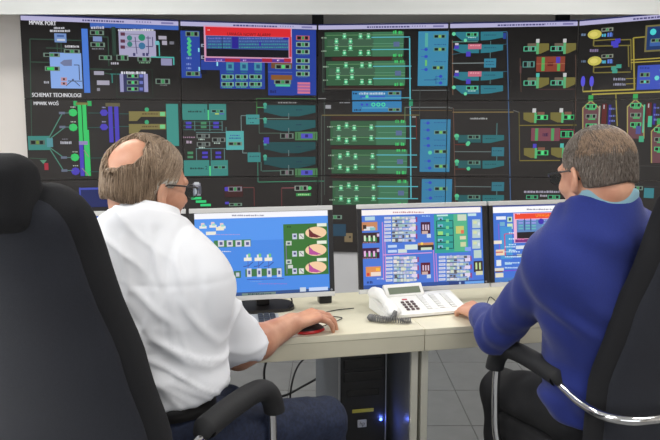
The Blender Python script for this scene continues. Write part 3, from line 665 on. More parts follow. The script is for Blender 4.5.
house(582.4, 99.8); house(627, 98.6); house(651, 123)
R(636, 126, 641, 134, (80, 86, 150)); R(639, 136, 644, 142, (70, 170, 130)); R(648, 116, 652, 127, (80, 190, 150)); FRm(640, 166, 672, 186, (70, 70, 70), .6); R(644, 188, 654, 198, (60, 130, 140)); Wd(633, 186, 643, 190); L(585, 169, 668, 164, (70, 64, 62), .6)
# lowest row between the monitors
R(344.5, 233, 352.6, 242, (128, 112, 84)); R(335, 227, 337.4, 230, (60, 170, 110)); L(337, 234, 343, 234, (180, 180, 180), .7); C(350, 237, 1.2, (70, 60, 50))
for x in range(120, 330, 26): Wd(x, 215, x + 14, 219); R(x, 224, x + 18, 236, (40, 70, 90))
for x in range(360, 560, 30): R(x, 212, x + 22, 240, (48, 96, 104)); Wd(x + 4, 216, x + 17, 220)

vw = thing('video_wall', 'large curved wall of dark process-control display panels behind the desks', 'video wall', (0, 0, 0))
m_panel = mat('display_glass', (56, 53, 52), 0.6, var=0.1, vscale=4); m_panel.node_tree.nodes['Principled BSDF'].inputs['Specular IOR Level'].default_value = 0.25
m_case = mat('display_case', (20, 20, 22), 0.6)
m_art = attr_mat('display_image', emission=True, estr=0.86, rough=0.6)
m_scr = attr_mat('monitor_image', emission=True, estr=1.05, rough=0.5)
for i in range(5):
    a = VP[i]; e = (VP[i + 1] - a).normalized(); ang = math.atan2(e.y, e.x)
    f3 = wall_3d(i)
    for r_ in range(3):
        z0 = ROWS[r_]; ROWH = ROWS[r_ + 1] - z0; g = 0.002
        M = Matrix.Translation((a.x, a.y, 0)) @ Matrix.Rotation(ang, 4, 'Z')
        pan = MB().box((g, 0, z0 + g), (seglen[i] - g, 0.03, z0 + ROWH - g), 0.001, M=M)
        pan.box((g + .03, 0.03, z0 + .03), (seglen[i] - g - .03, 0.26 if i not in (0,) else .22, z0 + ROWH - .03), M=M)
        po = pan.build('display_panel', m_panel, vw)
        me = art_mesh('panel_image', A, ucum[i] + g + .001, ucum[i + 1] - g - .001, z0 + g + .001, z0 + ROWH - g - .001, f3, m_art)
        if me: link('panel_image', me, None, po)
    M = Matrix.Translation((a.x, a.y, 0)) @ Matrix.Rotation(ang, 4, 'Z')
    MB().box((.001, .03, 0), (seglen[i] - .001, .06, VB - .002), .002, M=M).build('plinth_panel', mat('plinth_white', (214, 214, 216), 0.6, var=.03, vscale=5), vw)
for k, (x0, x1) in enumerate(((312, 323.5), (557, 570))):
    p0 = ray(x0, 22); p1 = ray(x1, 22); yy = 5.80 if k == 0 else 5.62
    MB().box((p0.x * yy / p0.y, yy, VT - .25), (p1.x * yy / p1.y, yy + .05, VT + .16), .003).build('mount_bracket', m_case, vw)

# ================================================================== DESKS
DO = Vector((0.32, 2.284, 0)); DA = math.radians(12.5)
de = Vector((math.cos(DA), math.sin(DA), 0)); db = Vector((-math.sin(DA), math.cos(DA), 0))
DZ = 0.74
def desk_pt(s_, d_, z=0.0): return DO + de * s_ + db * d_ + Vector((0, 0, z))
m_top = mat('desk_laminate', (222, 216, 192), 0.42, var=0.05, vscale=14, stretch=(1, 1, 1), bump=0.03, bscale=120)
m_edge = mat('desk_edge_laminate', (205, 199, 176), 0.5, var=0.04, vscale=14)
m_leg = mat('desk_panel_laminate', (204, 201, 186), 0.5, var=0.05, vscale=10)
m_inner = mat('desk_panel_grey', (112, 114, 118), 0.28, var=0.06, vscale=12)
def desk(label, s0, s1, panels):
    t = thing('desk', label, 'desk', DO, DA, 'control room desks')
    MB().box((s0, -0.0, DZ - .022), (s1, .56, DZ), .002).build('worktop', m_top, t)
    MB().box((s0, .002, DZ - .078), (s1, .026, DZ - .0222), .003).build('front_edge', m_edge, t)
    for p, inner in panels:
        lp = MB().box((p, .035, 0.0), (p + .024, .55, DZ - .0225), .0015).build('leg_panel', m_leg, t)
        if inner: MB().box((p - .003, .045, .02), (p - .0002, .545, DZ - .03)).build('panel_lining', m_inner, lp)
    return t
deskL = desk('beige laminate desk holding the keyboard and the telephone, computer tower beneath', -1.75, -.0008, ((-.034, True), (-1.7, False)))
MB().box((-.30, .16, .135), (-.038, .55, .153), .001).build('computer_shelf', m_leg, deskL)
for p in (-.296, -.06): MB().box((p, .17, 0), (p + .02, .54, .1345)).build('shelf_foot', m_leg, deskL)
desk('beige laminate desk in front of the blue-sweatered man', .0008, 1.65, ((.003, False), (1.6, False)))

# ================================================================== COMPUTER TOWER
m_blk = mat('black_plastic', (17, 17, 19), 0.35, var=0.1, vscale=40)
m_blk2 = mat('black_gloss_plastic', (12, 12, 14), 0.2)
m_pcside = mat('computer_case_steel', (112, 118, 126), 0.42, metal=0.35, var=0.08, vscale=8)
m_silver = mat('silver_trim', (150, 152, 156), 0.35, metal=0.6)
pc = thing('computer_tower', 'black computer tower with glowing blue power light under the beige desk', 'computer', desk_pt(-.165, .185), DA)
pw, pz0, pz1 = .088, .153, .612
MB().box((-pw, .02, pz0), (pw, .43, pz1), .003).build('case', m_pcside, pc)
fr = MB().box((-pw + .004, -.002, pz0), (pw - .004, .02, pz1), .004).build('front_panel', m_blk, pc)
for x in (-pw, pw - .004): MB().box((x, -.004, pz0), (x + .004, .019, pz1), .001).build('side_trim', m_silver, pc)
for z in (.570, .523): MB().box((-.072, -.006, z - .018), (.072, -.0022, z + .018), .002).build('drive_bay', m_blk2, pc)
MB().box((-.06, -.0045, .448), (.06, -.0024, .473), .001).build('drive_bay', m_blk2, pc)
MB().box((-.040, -.0045, .386), (.040, -.0022, .399), .0008).build('yellow_sticker', mat('yellow_sticker', (168, 160, 62), 0.6), pc)
badge = MB().box((-.020, -.0045, .330), (.014, -.0022, .358), .003).build('badge', mat('badge_silver', (176, 178, 182), 0.4, metal=0.2), pc)
tr, tw, th_ = text_tris('hp'); tv = []; tf = []
for q in tr:
    tf.append((len(tv), len(tv) + 1, len(tv) + 2)); tv += [(-.0135 + p[0] / tw * .020 + p[1] * .002, -.0048, .3365 + (p[1]) / th_ * .016) for p in q]
link('badge_lettering', mesh_from('badge_lettering', tv, tf), m_blk, badge)
MB().cyl((.068, -.0022, .352), (.068, -.0050, .352), .0055, .0045, 16).build('power_light', mat('blue_led', (60, 80, 255), 0.4, emis=(70, 100, 255), estr=9.0), pc)
led = bpy.data.lights.new('power_light_glow', 'POINT'); led.energy = 0.10; led.color = (0.12, 0.2, 1.0); led.shadow_soft_size = .004
lo = bpy.data.objects.new('power_light_glow', led); COL.objects.link(lo); lo.parent = pc; lo.location = (.074, -.02, .352)
# cables hanging behind the tower
m_cable = mat('black_cable', (20, 20, 22), 0.5)
def cable(name, pts, r, label, cat='cable', m=m_cable, n=10):
    o = MB().tube(spline(pts, n), r, 8).build(name, m, smooth=True); return tag(o, label, cat)
cable('power_cable', [desk_pt(-.34, .62, .60), desk_pt(-.42, .62, .53), desk_pt(-.47, .60, .43), desk_pt(-.46, .59, .34), desk_pt(-.40, .585, .31), desk_pt(-.30, .63, .33), desk_pt(-.22, .65, .36)], .005, 'thick black cable looping down left of the computer tower')
cable('network_cable', [desk_pt(-.25, .65, .47), desk_pt(-.32, .64, .42), desk_pt(-.36, .60, .34), desk_pt(-.365, .60, .22), desk_pt(-.36, .62, .05), desk_pt(-.32, .65, .008)], .004, 'thin black cable dropping to the floor left of the computer tower')

# ================================================================== MONITORS
TILT = math.radians(7.5); MBZ = 0.788; MW, MH = .525, .338
m_bezel = mat('monitor_silver_bezel', (206, 206, 204), 0.45, metal=0.15)
m_bezdark = mat('monitor_dark_bezel', (30, 28, 28), 0.4)
def monitor(label, sc, draw):
    t = thing('monitor', label, 'monitor', desk_pt(sc, .33, DZ), DA, 'flat monitors on the desks')
    Mt = Matrix.Translation((0, 0, MBZ - DZ)) @ Matrix.Rotation(-TILT, 4, 'X')
    b = MB(); w2 = MW / 2
    b.box((-w2 + .012, .006, .012), (w2 - .012, .05, MH - .012), .004, M=Mt); b.box((-.13, .05, .07), (.13, .075, .27), .01, M=Mt)
    b.build('housing', m_bezdark, t)
    MB().box((-w2, -.004, MH - .017), (w2, .012, MH), .002, M=Mt).build('top_bezel', m_bezel, t)
    MB().box((-w2, -.004, 0), (w2, .012, .017), .002, M=Mt).build('bottom_bezel', m_bezel, t)
    for sg in (-1, 1):
        x0, x1 = sorted((sg * w2, sg * (w2 - .017)))
        MB().box((x0, -.0035, .0171), (x1, .0115, MH - .0171), .001, M=Mt).build('side_bezel', m_bezdark, t)
    MB().cyl(Mt @ Vector((w2 - .012, -.0035, .024)), Mt @ Vector((w2 - .012, -.006, .024)), .004, n=12).build('power_button', m_silver, t)
    scr = MB().box((-w2 + .0172, .003, .0172), (w2 - .0172, .0115, MH - .0172), M=Mt).build('screen', m_panel, t)
    # image on the screen, drawn in the screen's own plane
    org = desk_pt(sc, .33, MBZ); up = db * math.sin(TILT) + Vector((0, 0, math.cos(TILT))); nn = de.cross(up)
    def uh(x, y):
        d = ray(x, y); c = Vector((0, 0, CAM_H)); q = c + d * ((org - c).dot(nn) / d.dot(nn)) - org; return q.dot(de), q.dot(up)
    art = Art(uh); art.uhrect(-w2, 0, w2, MH, (72, 120, 206)); draw(art)
    me = art_mesh('screen_image', art, -w2 + .018, w2 - .018, .018, MH - .018, lambda u, h, o: Mt @ Vector((u, .0025 - o, h)), m_scr, .0002)
    link('screen_image', me, None, scr)
    # stand
    MB().box((-.025, .05, .012), (.025, .085, .17), .006).build('stand_neck', m_bezdark, t)
    MB().prism([(.115 * math.copysign(abs(math.cos(a)) ** .6, math.cos(a)), .062 + .082 * math.copysign(abs(math.sin(a)) ** .6, math.sin(a))) for a in [2 * math.pi * k / 32 for k in range(32)]], 0, .012).build('stand_base', m_bezdark, t)
    return t

def mon1(a):
    R, L, C, SC = a.R, a.L, a.C, a.scribble
    R(190, 209, 334, 213, (60, 88, 160)); R(192, 211.5, 334, 217.5, (240, 240, 246)); SC(232, 214.6, 264, 216.2, (140, 140, 160)); R(190, 209.6, 334, 211.6, (200, 196, 214))
    R(187, 217.5, 336, 296, (70, 134, 222)); R(187, 217.5, 336, 240, (82, 146, 232))
    for x, y in ((203, 226), (213, 225), (222, 226)): R(x - 2, y - 3, x + 1.4, y, (226, 196, 196)); R(x - 3.6, y, x + 3.6, y + 2.6, (226, 226, 220)); R(x - 1, y - 1.4, x + 2.4, y + .6, (150, 210, 200))
    R(206, 231.6, 216, 235, (228, 226, 214)); R(216, 227, 224, 230.4, (232, 224, 200)); SC(215, 234, 240, 235, (160, 150, 215))
    R(214, 240, 251, 247, (62, 122, 70))
    for k in range(4): R(218 + k * 8.8, 240.4, 224 + k * 8.8, 246.6, (206, 206, 220)); R(219.6 + k * 8.8, 242, 222.6 + k * 8.8, 245, (84, 84, 130))
    SC(222, 251, 231, 252, (200, 206, 226)); R(234, 271, 241, 278, (62, 112, 76)); R(236, 272.6, 239.4, 276.6, (190, 196, 210))
    for x in (248, 258.6, 268.6): R(x - 4, 257.6, x + 3.6, 261, (232, 228, 212)); R(x, 253.6, x + 2.6, 257, (110, 190, 130)); R(x - 1.6, 254.6, x + .2, 257.6, (226, 220, 220)); L(x - 4.6, 266.6, x + .4, 265.8, (52, 70, 150), .8); L(x + .4, 266, x + 5, 262, (52, 70, 150), .8); L(x, 261, x, 268, (70, 90, 170), .7)
    R(245.4, 268.6, 282, 276, (58, 112, 66))
    for k in range(4): R(247 + k * 10, 268.4, 251.6 + k * 10, 277, (202, 206, 224)); R(248.2 + k * 10, 270.6, 250.4 + k * 10, 274.4, (80, 84, 140))
    L(247, 279.6, 284, 278.6, (60, 80, 170), .8); SC(258, 283.4, 287, 284.2, (150, 110, 200)); SC(250, 281, 262, 281.8, (110, 150, 220))
    R(284, 223.6, 328.4, 275, (52, 110, 46)); SC(287, 226, 291, 227.6, (26, 60, 26)); L(286, 243, 287, 274, (110, 110, 140), .9)
    for y, c in ((232.6, (104, 36, 40)), (250, (178, 76, 150)), (267.4, (180, 76, 150))):
        a.C(316, y, 10.6, (238, 200, 160), 5.9, 20); a.PG([(309, y - 3.8), (318, y + 5.2), (309, y + 4.2)], c); a.PG([(310, y - 1), (322, y + 4.4), (311, y + 4.8)], c); a.L(309, y - 6, 309, y - 1, (60, 20, 40), .7); R(317, y - 9.4, 326.6, y - 6.2, (226, 230, 214))
        R(292.4, y + 1, 297, y + 6.6, (196, 200, 220)); R(293.6, y + 2.4, 296, y + 4.6, (70, 70, 120)); R(299, y + 1, 304, y + 6.4, (208, 216, 206)); L(300, y + 2, 303.4, y + 5.4, (120, 90, 130), .7)
    for y in (243.4, 262): R(286, y - 2.4, 291.6, y + 2, (190, 200, 190)); R(287.4, y - 1, 290, y + 1, (70, 80, 100))
    R(288, 265, 293, 268.4, (200, 204, 200))
    a.uhrect(-.25, .0, .25, .030, (46, 76, 130)); R(242, 292.6, 276, 296, (110, 132, 126)); R(300, 287.4, 306, 291.6, (196, 206, 220)); R(309, 287.2, 328, 290.6, (190, 208, 240)); SC(248, 293, 272, 295, (50, 70, 80))
def grid_block(a, x0, y0, nx):
    """dense block of pale read-outs"""
    for r_ in range(7):
        y = y0 + r_ * 3.7
        a.R(x0, y, x0 + 6.6, y + 2.3, (206, 210, 228)); a.L(x0 + .6, y + 1.2, x0 + 5.4, y + 1.2, (150, 160, 196), .5)
        a.R(x0 + 7.6, y - .5, x0 + 30, y + 2.6, (132, 158, 204) if r_ % 2 else (160, 178, 196))
        for k in range(7):
            c = random.choice(((214, 216, 196), (196, 206, 220), (226, 214, 214), (150, 186, 176), (206, 212, 190), (86, 82, 92), (190, 180, 214)))
            x = x0 + 8 + k * 3.3 + random.uniform(-.6, .6); a.R(x, y + random.uniform(-.9, .5), x + random.uniform(1.6, 3.6), y + random.uniform(1.2, 2.8), c)
        a.L(x0 + 8, y + 3.0, x0 + 18, y + 2.9, (66, 66, 82), .6)
        if r_ % 2: a.R(x0 + 26, y - 1.6, x0 + 31.4, y + 1.6, (218, 206, 232))
    for r_ in range(3): a.R(x0 + 31.4, y0 + r_ * 8.4, x0 + 33, y0 + 5 + r_ * 8.4, (140, 60, 120))
def mon2(a):
    R, L, C, SC = a.R, a.L, a.C, a.scribble
    R(357, 206, 488, 209.5, (62, 78, 150)); R(360, 208.6, 482, 214.8, (244, 238, 238)); SC(393, 211.4, 424, 213, (190, 140, 150)); R(360, 214, 484, 292, (72, 116, 208))
    R(365, 216.6, 375, 220.4, (176, 206, 220)); R(362, 222, 377.6, 230.6, (196, 132, 92)); R(364, 226.6, 374, 230.4, (214, 216, 220)); R(363, 225, 366.4, 229, (60, 40, 30)); R(370, 227.4, 375.4, 230.4, (130, 190, 190))
    for y, c in ((232.6, (52, 30, 40)), (248, (62, 16, 56))):
        R(362, y, 379.6, y + 10.6, c)
        for k in range(3): R(364 + k * 4.6, y + 3, 366 + k * 4.6, y + 8.6, (206, 226, 196) if y < 240 else (226, 180, 220)); R(366.4 + k * 4.6, y + 5, 367.6 + k * 4.6, y + 9, (50, 150, 70))
        R(377, y + 1, 379.4, y + 4, (210, 180, 210)); SC(363, y + 9.6, 377, y + 10.6, (160, 120, 120))
    R(366, 266.6, 381, 276.4, (216, 140, 84)); R(371, 272, 381, 276, (232, 214, 200)); R(367, 273, 369.6, 276, (200, 60, 50)); R(376, 268, 380, 271, (240, 180, 60)); SC(377, 278, 384, 279.4, (170, 190, 230)); SC(367, 281, 373, 283.6, (34, 60, 130))
    for x, y0, y1 in ((382.4, 222, 280), (384.6, 224, 280), (433.6, 250, 282), (436, 252, 282)): L(x, y0, x + 1.4, y1, (200, 130, 200), .8)
    L(383, 255, 432, 252.6, (210, 150, 205), .9)
    grid_block(a, 384.4, 217, 4); grid_block(a, 386, 257, 4); grid_block(a, 439, 256, 4)
    for y in (245, 250): R(388, y, 397, y + 2.6, (186, 206, 236))
    R(405, 244.6, 417.6, 249.6, (206, 220, 214)); R(398, 249, 407, 253, (190, 206, 226)); R(399, 250, 407, 252, (206, 216, 206))
    R(418, 242.6, 433.6, 246, (200, 134, 88)); R(418, 245, 434, 250, (50, 44, 40)); R(421, 247.4, 432, 250, (200, 214, 190)); C(422, 243.6, 1.4, (240, 200, 80))
    for y, c in ((222, (66, 22, 52)), (262.6, (90, 20, 44))):
        R(421, y, 430.4, y + 11.6, c)
        for k in range(3): R(422.6 + k * 2.6, y + 2.6, 424 + k * 2.6, y + 8, (210, 190, 210))
        R(422, y + 9, 428, y + 12, (200, 170, 160)); R(427, y + 12, 431, y + 15.6, (196, 210, 226))
    SC(422, 215.4, 430, 216.6, (150, 190, 240))
    R(434.6, 214, 468, 252.6, (46, 156, 146)); R(454, 214, 467, 251, (84, 176, 134)); FR = a.FR; FR(436.6, 221, 453, 249, (20, 60, 60), .7)
    for y in (228.4, 235.6, 242.4): L(436.6, y, 453, y - .4, (20, 60, 60), .8)
    for y in (219, 226, 233, 240.4, 247): R(438, y - 1.6, 443, y + .8, (130, 180, 214)); C(440.8, y + .4, 1, (20, 40, 50), n=8); R(446, y, 449, y + 3, (110, 200, 140))
    R(438, 231.4, 443, 235, (150, 214, 120)); R(457.6, 214.4, 466.4, 220.6, (200, 210, 190)); R(456, 226, 464, 233.6, (196, 196, 110)); R(461, 230, 464, 233.6, (220, 110, 80)); R(460, 236, 466, 239.4, (216, 206, 170)); R(460.6, 242, 466, 246.6, (200, 206, 160)); R(437, 214.6, 448, 216.2, (190, 226, 216))
    for y in (219.4, 229.4, 240): R(472.4, y, 480.4, y + 8.6, (180, 200, 200)); R(473.4, y + 1.6, 477, y + 4.4, (206, 214, 170)); R(478, y + 3, 480, y + 6, (206, 216, 226))
    R(468, 213.4, 476.4, 216, (190, 220, 226)); R(474, 250, 481.6, 258, (182, 204, 196)); R(474, 261, 483, 272, (52, 34, 36))
    for k in range(2): R(475.6 + k * 3.6, 262.6, 477.4 + k * 3.6, 269.4, (190, 214, 150))
    R(476, 271, 483, 275, (206, 206, 170)); L(470.6, 222, 473, 282, (90, 110, 220), .9); R(465, 247, 471, 251, (130, 160, 230))
    a.uhrect(-.25, .0, .25, .032, (44, 78, 150)); R(449, 281.4, 464, 285.6, (36, 60, 120)); R(459, 281.8, 461, 285, (160, 180, 214)); R(465, 281, 485, 285, (106, 160, 226))
def mon3(a):
    R, L, C, SC = a.R, a.L, a.C, a.scribble
    R(488, 203, 612, 206.6, (70, 84, 150)); R(491, 205.6, 612, 211.4, (246, 246, 250)); SC(527, 208.6, 564, 210, (130, 130, 150)); R(491, 211.4, 612, 300, (64, 112, 206))
    R(496.4, 216.4, 506, 219.6, (226, 230, 240)); R(507.4, 216.8, 512.4, 222, (180, 214, 190)); R(509, 218, 511, 220.6, (20, 60, 40)); R(507.4, 223.6, 512.8, 229, (200, 226, 180)); R(500, 222, 505, 226, (110, 170, 200))
    R(500.6, 226.6, 512.4, 259, (66, 146, 206)); L(498.6, 224, 500, 256, (130, 90, 200), .8); L(504.6, 234, 505.6, 256, (206, 60, 110), 1); L(505, 234, 516, 233.4, (206, 60, 110), .8)
    for y in (232, 238, 243.6, 249.4, 255): SC(509, y, 516, y + 1.6, (190, 220, 240))
    R(493, 240.6, 502, 244, (232, 222, 206)); R(496, 249.6, 504.6, 255.4, (232, 206, 176)); R(496, 251.6, 503, 252.8, (200, 90, 90)); R(516, 245.6, 525, 249, (214, 220, 226)); R(517, 254, 527, 257, (206, 220, 196)); L(505, 256, 522, 255, (50, 60, 140), .8)
    # alarm window
    R(514.6, 211.8, 612, 241, (232, 176, 206)); R(515.6, 212.4, 612, 217.6, (232, 70, 44)); a.T(535.6, 214, 562, 217, 'UWAGA NOWY', (250, 160, 40)); SC(517, 213.2, 520, 214.4, (255, 220, 220)); R(517.6, 218.4, 612, 237, (30, 22, 30)); R(517.6, 218.4, 612, 230.6, (92, 132, 186))
    for k in range(4):
        for x in (518.6, 525.6, 531.6): R(x, 219.4 + k * 2.8, x + 4.4, 220.8 + k * 2.8, (150, 150, 220) if k < 2 else (100, 180, 180))
        SC(542, 219.4 + k * 2.8, 575, 220.8 + k * 2.8, (150, 150, 220) if k < 2 else (100, 180, 180))
    for x in (524.4, 530.6): L(x, 218.6, x, 230.4, (40, 50, 110), .8)
    C(541, 221.4, 2.9, (60, 44, 170)); R(516, 237.6, 612, 240.6, (120, 40, 120)); SC(518, 238.2, 524, 240, (210, 110, 160))
    for y in (246, 251, 256, 262, 267): SC(505, y, 520, y + 1.4, (190, 214, 236))
    R(496.6, 260, 501.4, 266, (220, 226, 230)); R(505, 262.6, 512, 264.6, (170, 206, 232)); R(495, 268, 504, 271, (214, 210, 196)); R(495.6, 271, 503, 272.2, (110, 50, 40)); R(495.6, 273, 503.6, 277.4, (220, 214, 190)); L(504, 271, 518, 270, (120, 60, 200), .8)
    a.uhrect(-.25, .0, .25, .034, (70, 120, 190)); SC(497, 281.6, 508, 284, (200, 214, 226)); R(508.6, 280.6, 511, 284, (40, 60, 120))
def mon0(a):
    R = a.R
    R(30, 209, 190, 214, (236, 236, 244)); R(30, 214, 190, 300, (66, 108, 196))
    for k in range(5): a.widget(60 + k * 22, 230, 74 + k * 22, 236); R(60 + k * 22, 250, 76 + k * 22, 262, (58, 130, 90))
monitor('monitor mostly hidden behind the white-shirted man', -1.035, mon0)
monitor('monitor with a blue screen and three beige tanks on green, beside the white-shirted man', -.499, mon1)
monitor('middle monitor behind the telephone, screen crowded with small read-outs and a teal block', .121, mon2)
monitor('monitor partly hidden by the blue-sweatered man, red alarm window on its screen', .655, mon3)

# ================================================================== TELEPHONE
m_ph = mat('telephone_white', (232, 231, 226), 0.4)
m_ph2 = mat('telephone_key_white', (222, 222, 219), 0.5)
m_lcd = mat('telephone_display', (112, 122, 104), 0.25)
m_dk = mat('telephone_dark_key', (84, 66, 68), 0.5)
PHA = DA + math.radians(5)
ph = thing('telephone', 'white desk telephone with many keys and a tilted grey display', 'telephone', desk_pt(-.100, .128, DZ), PHA)
PW, PD = .325, .165
body = MB(); prof = [(0, 0), (0, .010), (.008, .015), (PD - .02, .048), (PD, .046), (PD, 0)]
for x0, x1 in ((.0, PW),):
    n_ = len(prof); vs_ = [(x0, y, z) for y, z in prof] + [(x1, y, z) for y, z in prof]
    body.add(vs_, [tuple(range(n_)), tuple(range(2 * n_ - 1, n_ - 1, -1))] + [(i + n_, (i + 1) % n_ + n_, (i + 1) % n_, i) for i in range(n_)])
bo = body.build('base', m_ph, ph)
bo.location = (0, 0, .004)
MB().box((.01, .01, 0), (PW - .01, PD - .01, .0045)).build('underside', m_dk, ph)
sl = math.atan2(.033, PD - .028)
MP = Matrix.Translation((0, .008, .0192)) @ Matrix.Rotation(sl, 4, 'X')
# tilted display hood at the back
MD = Matrix.Translation((.055, PD - .035, .048)) @ Matrix.Rotation(math.radians(46), 4, 'X')
MB().box((0, 0, -.012), (.155, .052, .004), .003, M=MD).build('display_hood', m_ph, ph)
MB().box((.014, .008, .0042), (.141, .036, .0056), .0006, M=MD).build('display', m_lcd, ph)
for r_ in range(4):
    for c_ in range(3): MB().box((.092 + c_ * .019, .014 + r_ * .018, .0002), (.1035 + c_ * .019, .0235 + r_ * .018, .005), .0015, M=MP).build('dial_key', m_dk, ph)
MB().box((.105, .092, .0002), (.125, .098, .003), .001, M=MP).build('message_lamp', mat('lamp_red', (190, 70, 80), 0.4), ph)
for c_ in range(3):
    for r_ in range(7): MB().box((.172 + c_ * .049, .012 + r_ * .0165, .0002), (.192 + c_ * .049, .0225 + r_ * .0165, .004), .001, M=MP).build('function_key', m_ph2, ph)
    MB().box((.195 + c_ * .049, .012, .0002), (.214 + c_ * .049, .124, .0012), .0004, M=MP).build('key_label_strip', mat('label_strip', (240, 240, 240), .6), ph)
# handset lying on the left
HS = Field((-.06, -.06, 0), (.09, .26, .13), .003)
HS.cap((.030, -.004, .040), (.028, .035, .052), .020, .018, k=.02); HS.cap((.028, .035, .053), (.022, .125, .076), .016, .016, k=.02); HS.cap((.022, .125, .076), (.018, .155, .074), .018, .021, k=.02)
HS.ell((.030, -.004, .038), (.026, .025, .017), k=.01); HS.ell((.018, .152, .070), (.026, .025, .019), k=.01)
V_, Q_ = HS.nets(2)
hs = fast_mesh('handset', V_, Q_, m_ph); hs.parent = ph; hs.location = (0, 0, -.010)
# coiled cord, in front of the telephone
def coil(pts, r, wire, turns):
    P_ = spline(pts, 30); out = []; n_ = len(P_)
    for i, p in enumerate(P_):
        t = (P_[min(i + 1, n_ - 1)] - P_[max(i - 1, 0)]).normalized(); x = t.cross(Vector((0, 0, 1))).normalized(); y = x.cross(t)
        a = 2 * math.pi * turns * i / n_; out.append(p + (x * math.cos(a) + y * math.sin(a)) * r)
    return out
m_cord = mat('telephone_cord_grey', (112, 112, 112), 0.5)
cpts = [desk_pt(-.070, .110, .774), desk_pt(-.090, .090, .757), desk_pt(-.125, .10, .752), desk_pt(-.155, .125, .752), desk_pt(-.145, .145, .752), desk_pt(-.105, .105, .752), desk_pt(-.06, .078, .752), desk_pt(-.025, .072, .752)]
o = MB().tube(coil(cpts, .0085, .002, 42), .0022, 6).build('telephone_cord', m_cord, ph, smooth=True)
o.matrix_parent_inverse = (Matrix.Translation(ph.location) @ Matrix.Rotation(PHA, 4, 'Z')).inverted()

# ================================================================== KEYBOARD, MOUSE, PAPER
m_key = mat('keyboard_key', (44, 46, 50), 0.55); m_kb = mat('keyboard_body', (176, 178, 178), 0.45)
kb = thing('keyboard', 'grey keyboard with dark keys under the forearm of the white-shirted man', 'keyboard', desk_pt(-.70, .165, DZ), DA - math.radians(4))
MB().prism([(-.23, -.085), (.23, -.085), (.23, .09), (-.23, .09)], 0, .018).build('body', m_kb, kb)
ks = MB()
for r_ in range(6):
    for c_ in range(21):
        if c_ in (14, 17): continue
        x = -.220 + c_ * .0210; y = -.075 + r_ * .026; ks.box((x, y, .0182), (x + .0175, y + .0215, .026), .002)
ko = ks.build('keys', m_key, kb); ko['kind'] = 'stuff'
ms = thing('computer_mouse', 'red-sided computer mouse under the hand at the desk edge', 'mouse', desk_pt(-.382, .052, DZ), math.radians(-56))
fm = Field((-.045, -.07, -.01), (.045, .07, .05), .003); fm.ell((0, 0, .004), (.029, .050, .025), k=.01); fm.cut(lambda X, Y, Z: .001 - Z)
V_, Q_ = fm.nets(1); q = fast_mesh('shell', V_, Q_, mat('mouse_dark', (46, 40, 42), .4)); q.parent = ms; q.location = (0, 0, 0)
fm = Field((-.045, -.07, -.01), (.045, .07, .05), .003); fm.ell((0, 0, .004), (.0315, .0525, .016), k=.01); fm.cut(lambda X, Y, Z: .001 - Z)
V_, Q_ = fm.nets(1); q = fast_mesh('red_side', V_, Q_, mat('mouse_red', (190, 30, 34), .35)); q.parent = ms; q.location = (0, 0, 0)
cable('mouse_cable', [desk_pt(-.335, .075, .750), desk_pt(-.30, .115, .746), desk_pt(-.262, .155, .744), desk_pt(-.245, .185, .744), desk_pt(-.285, .215, .744), desk_pt(-.300, .25, .744), desk_pt(-.25, .285, .744), desk_pt(-.17, .30, .744)], .0018, 'thin black mouse cable curling over the desk beside the hand')
tag(MB().box((-.025, -.02, 0), (.025, .02, .045), .004).build('power_adapter', m_blk, None, desk_pt(-.255, .425, DZ), DA), 'small black adapter block on the desk behind the blue tank monitor', 'adapter')
cable('monitor_cable', [desk_pt(-.40, .36, .79), desk_pt(-.395, .35, .765), desk_pt(-.42, .335, .748), desk_pt(-.46, .33, .744)], .0025, 'short black cable hanging under the blue tank monitor')
cable('headset_wire', [desk_pt(.335, .24, .745), desk_pt(.345, .25, .757), desk_pt(.358, .26, .768), desk_pt(.372, .25, .757), desk_pt(.382, .24, .745)], .0016, 'bent black wire on the desk beside the blue sleeve', n=4)
tag(MB().box((-.11, -.15, 0), (.11, .15, .008), .002).build('notepad', mat('paper_white', (240, 240, 238), .8), None, desk_pt(.53, .155, DZ), DA), 'white pad of paper on the desk beneath the blue-sweatered man', 'notepad')

# ================================================================== OFFICE CHAIRS
m_fab = mat('chair_fabric', (33, 35, 43), 0.95, var=0.16, vscale=260, bump=0.35, bscale=700, sheen=0.05)
m_fab2 = mat('chair_side_fabric', (22, 22, 25), 0.95, var=0.12, vscale=260, bump=0.3, bscale=700)
m_arm = mat('armrest_foam', (30, 30, 32), 0.75, var=0.1, vscale=120, bump=0.1, bscale=300)
m_chrome = mat('chrome', (222, 222, 222), 0.10, metal=1.0)
m_base = mat('chair_base_black', (22, 22, 24), 0.5)

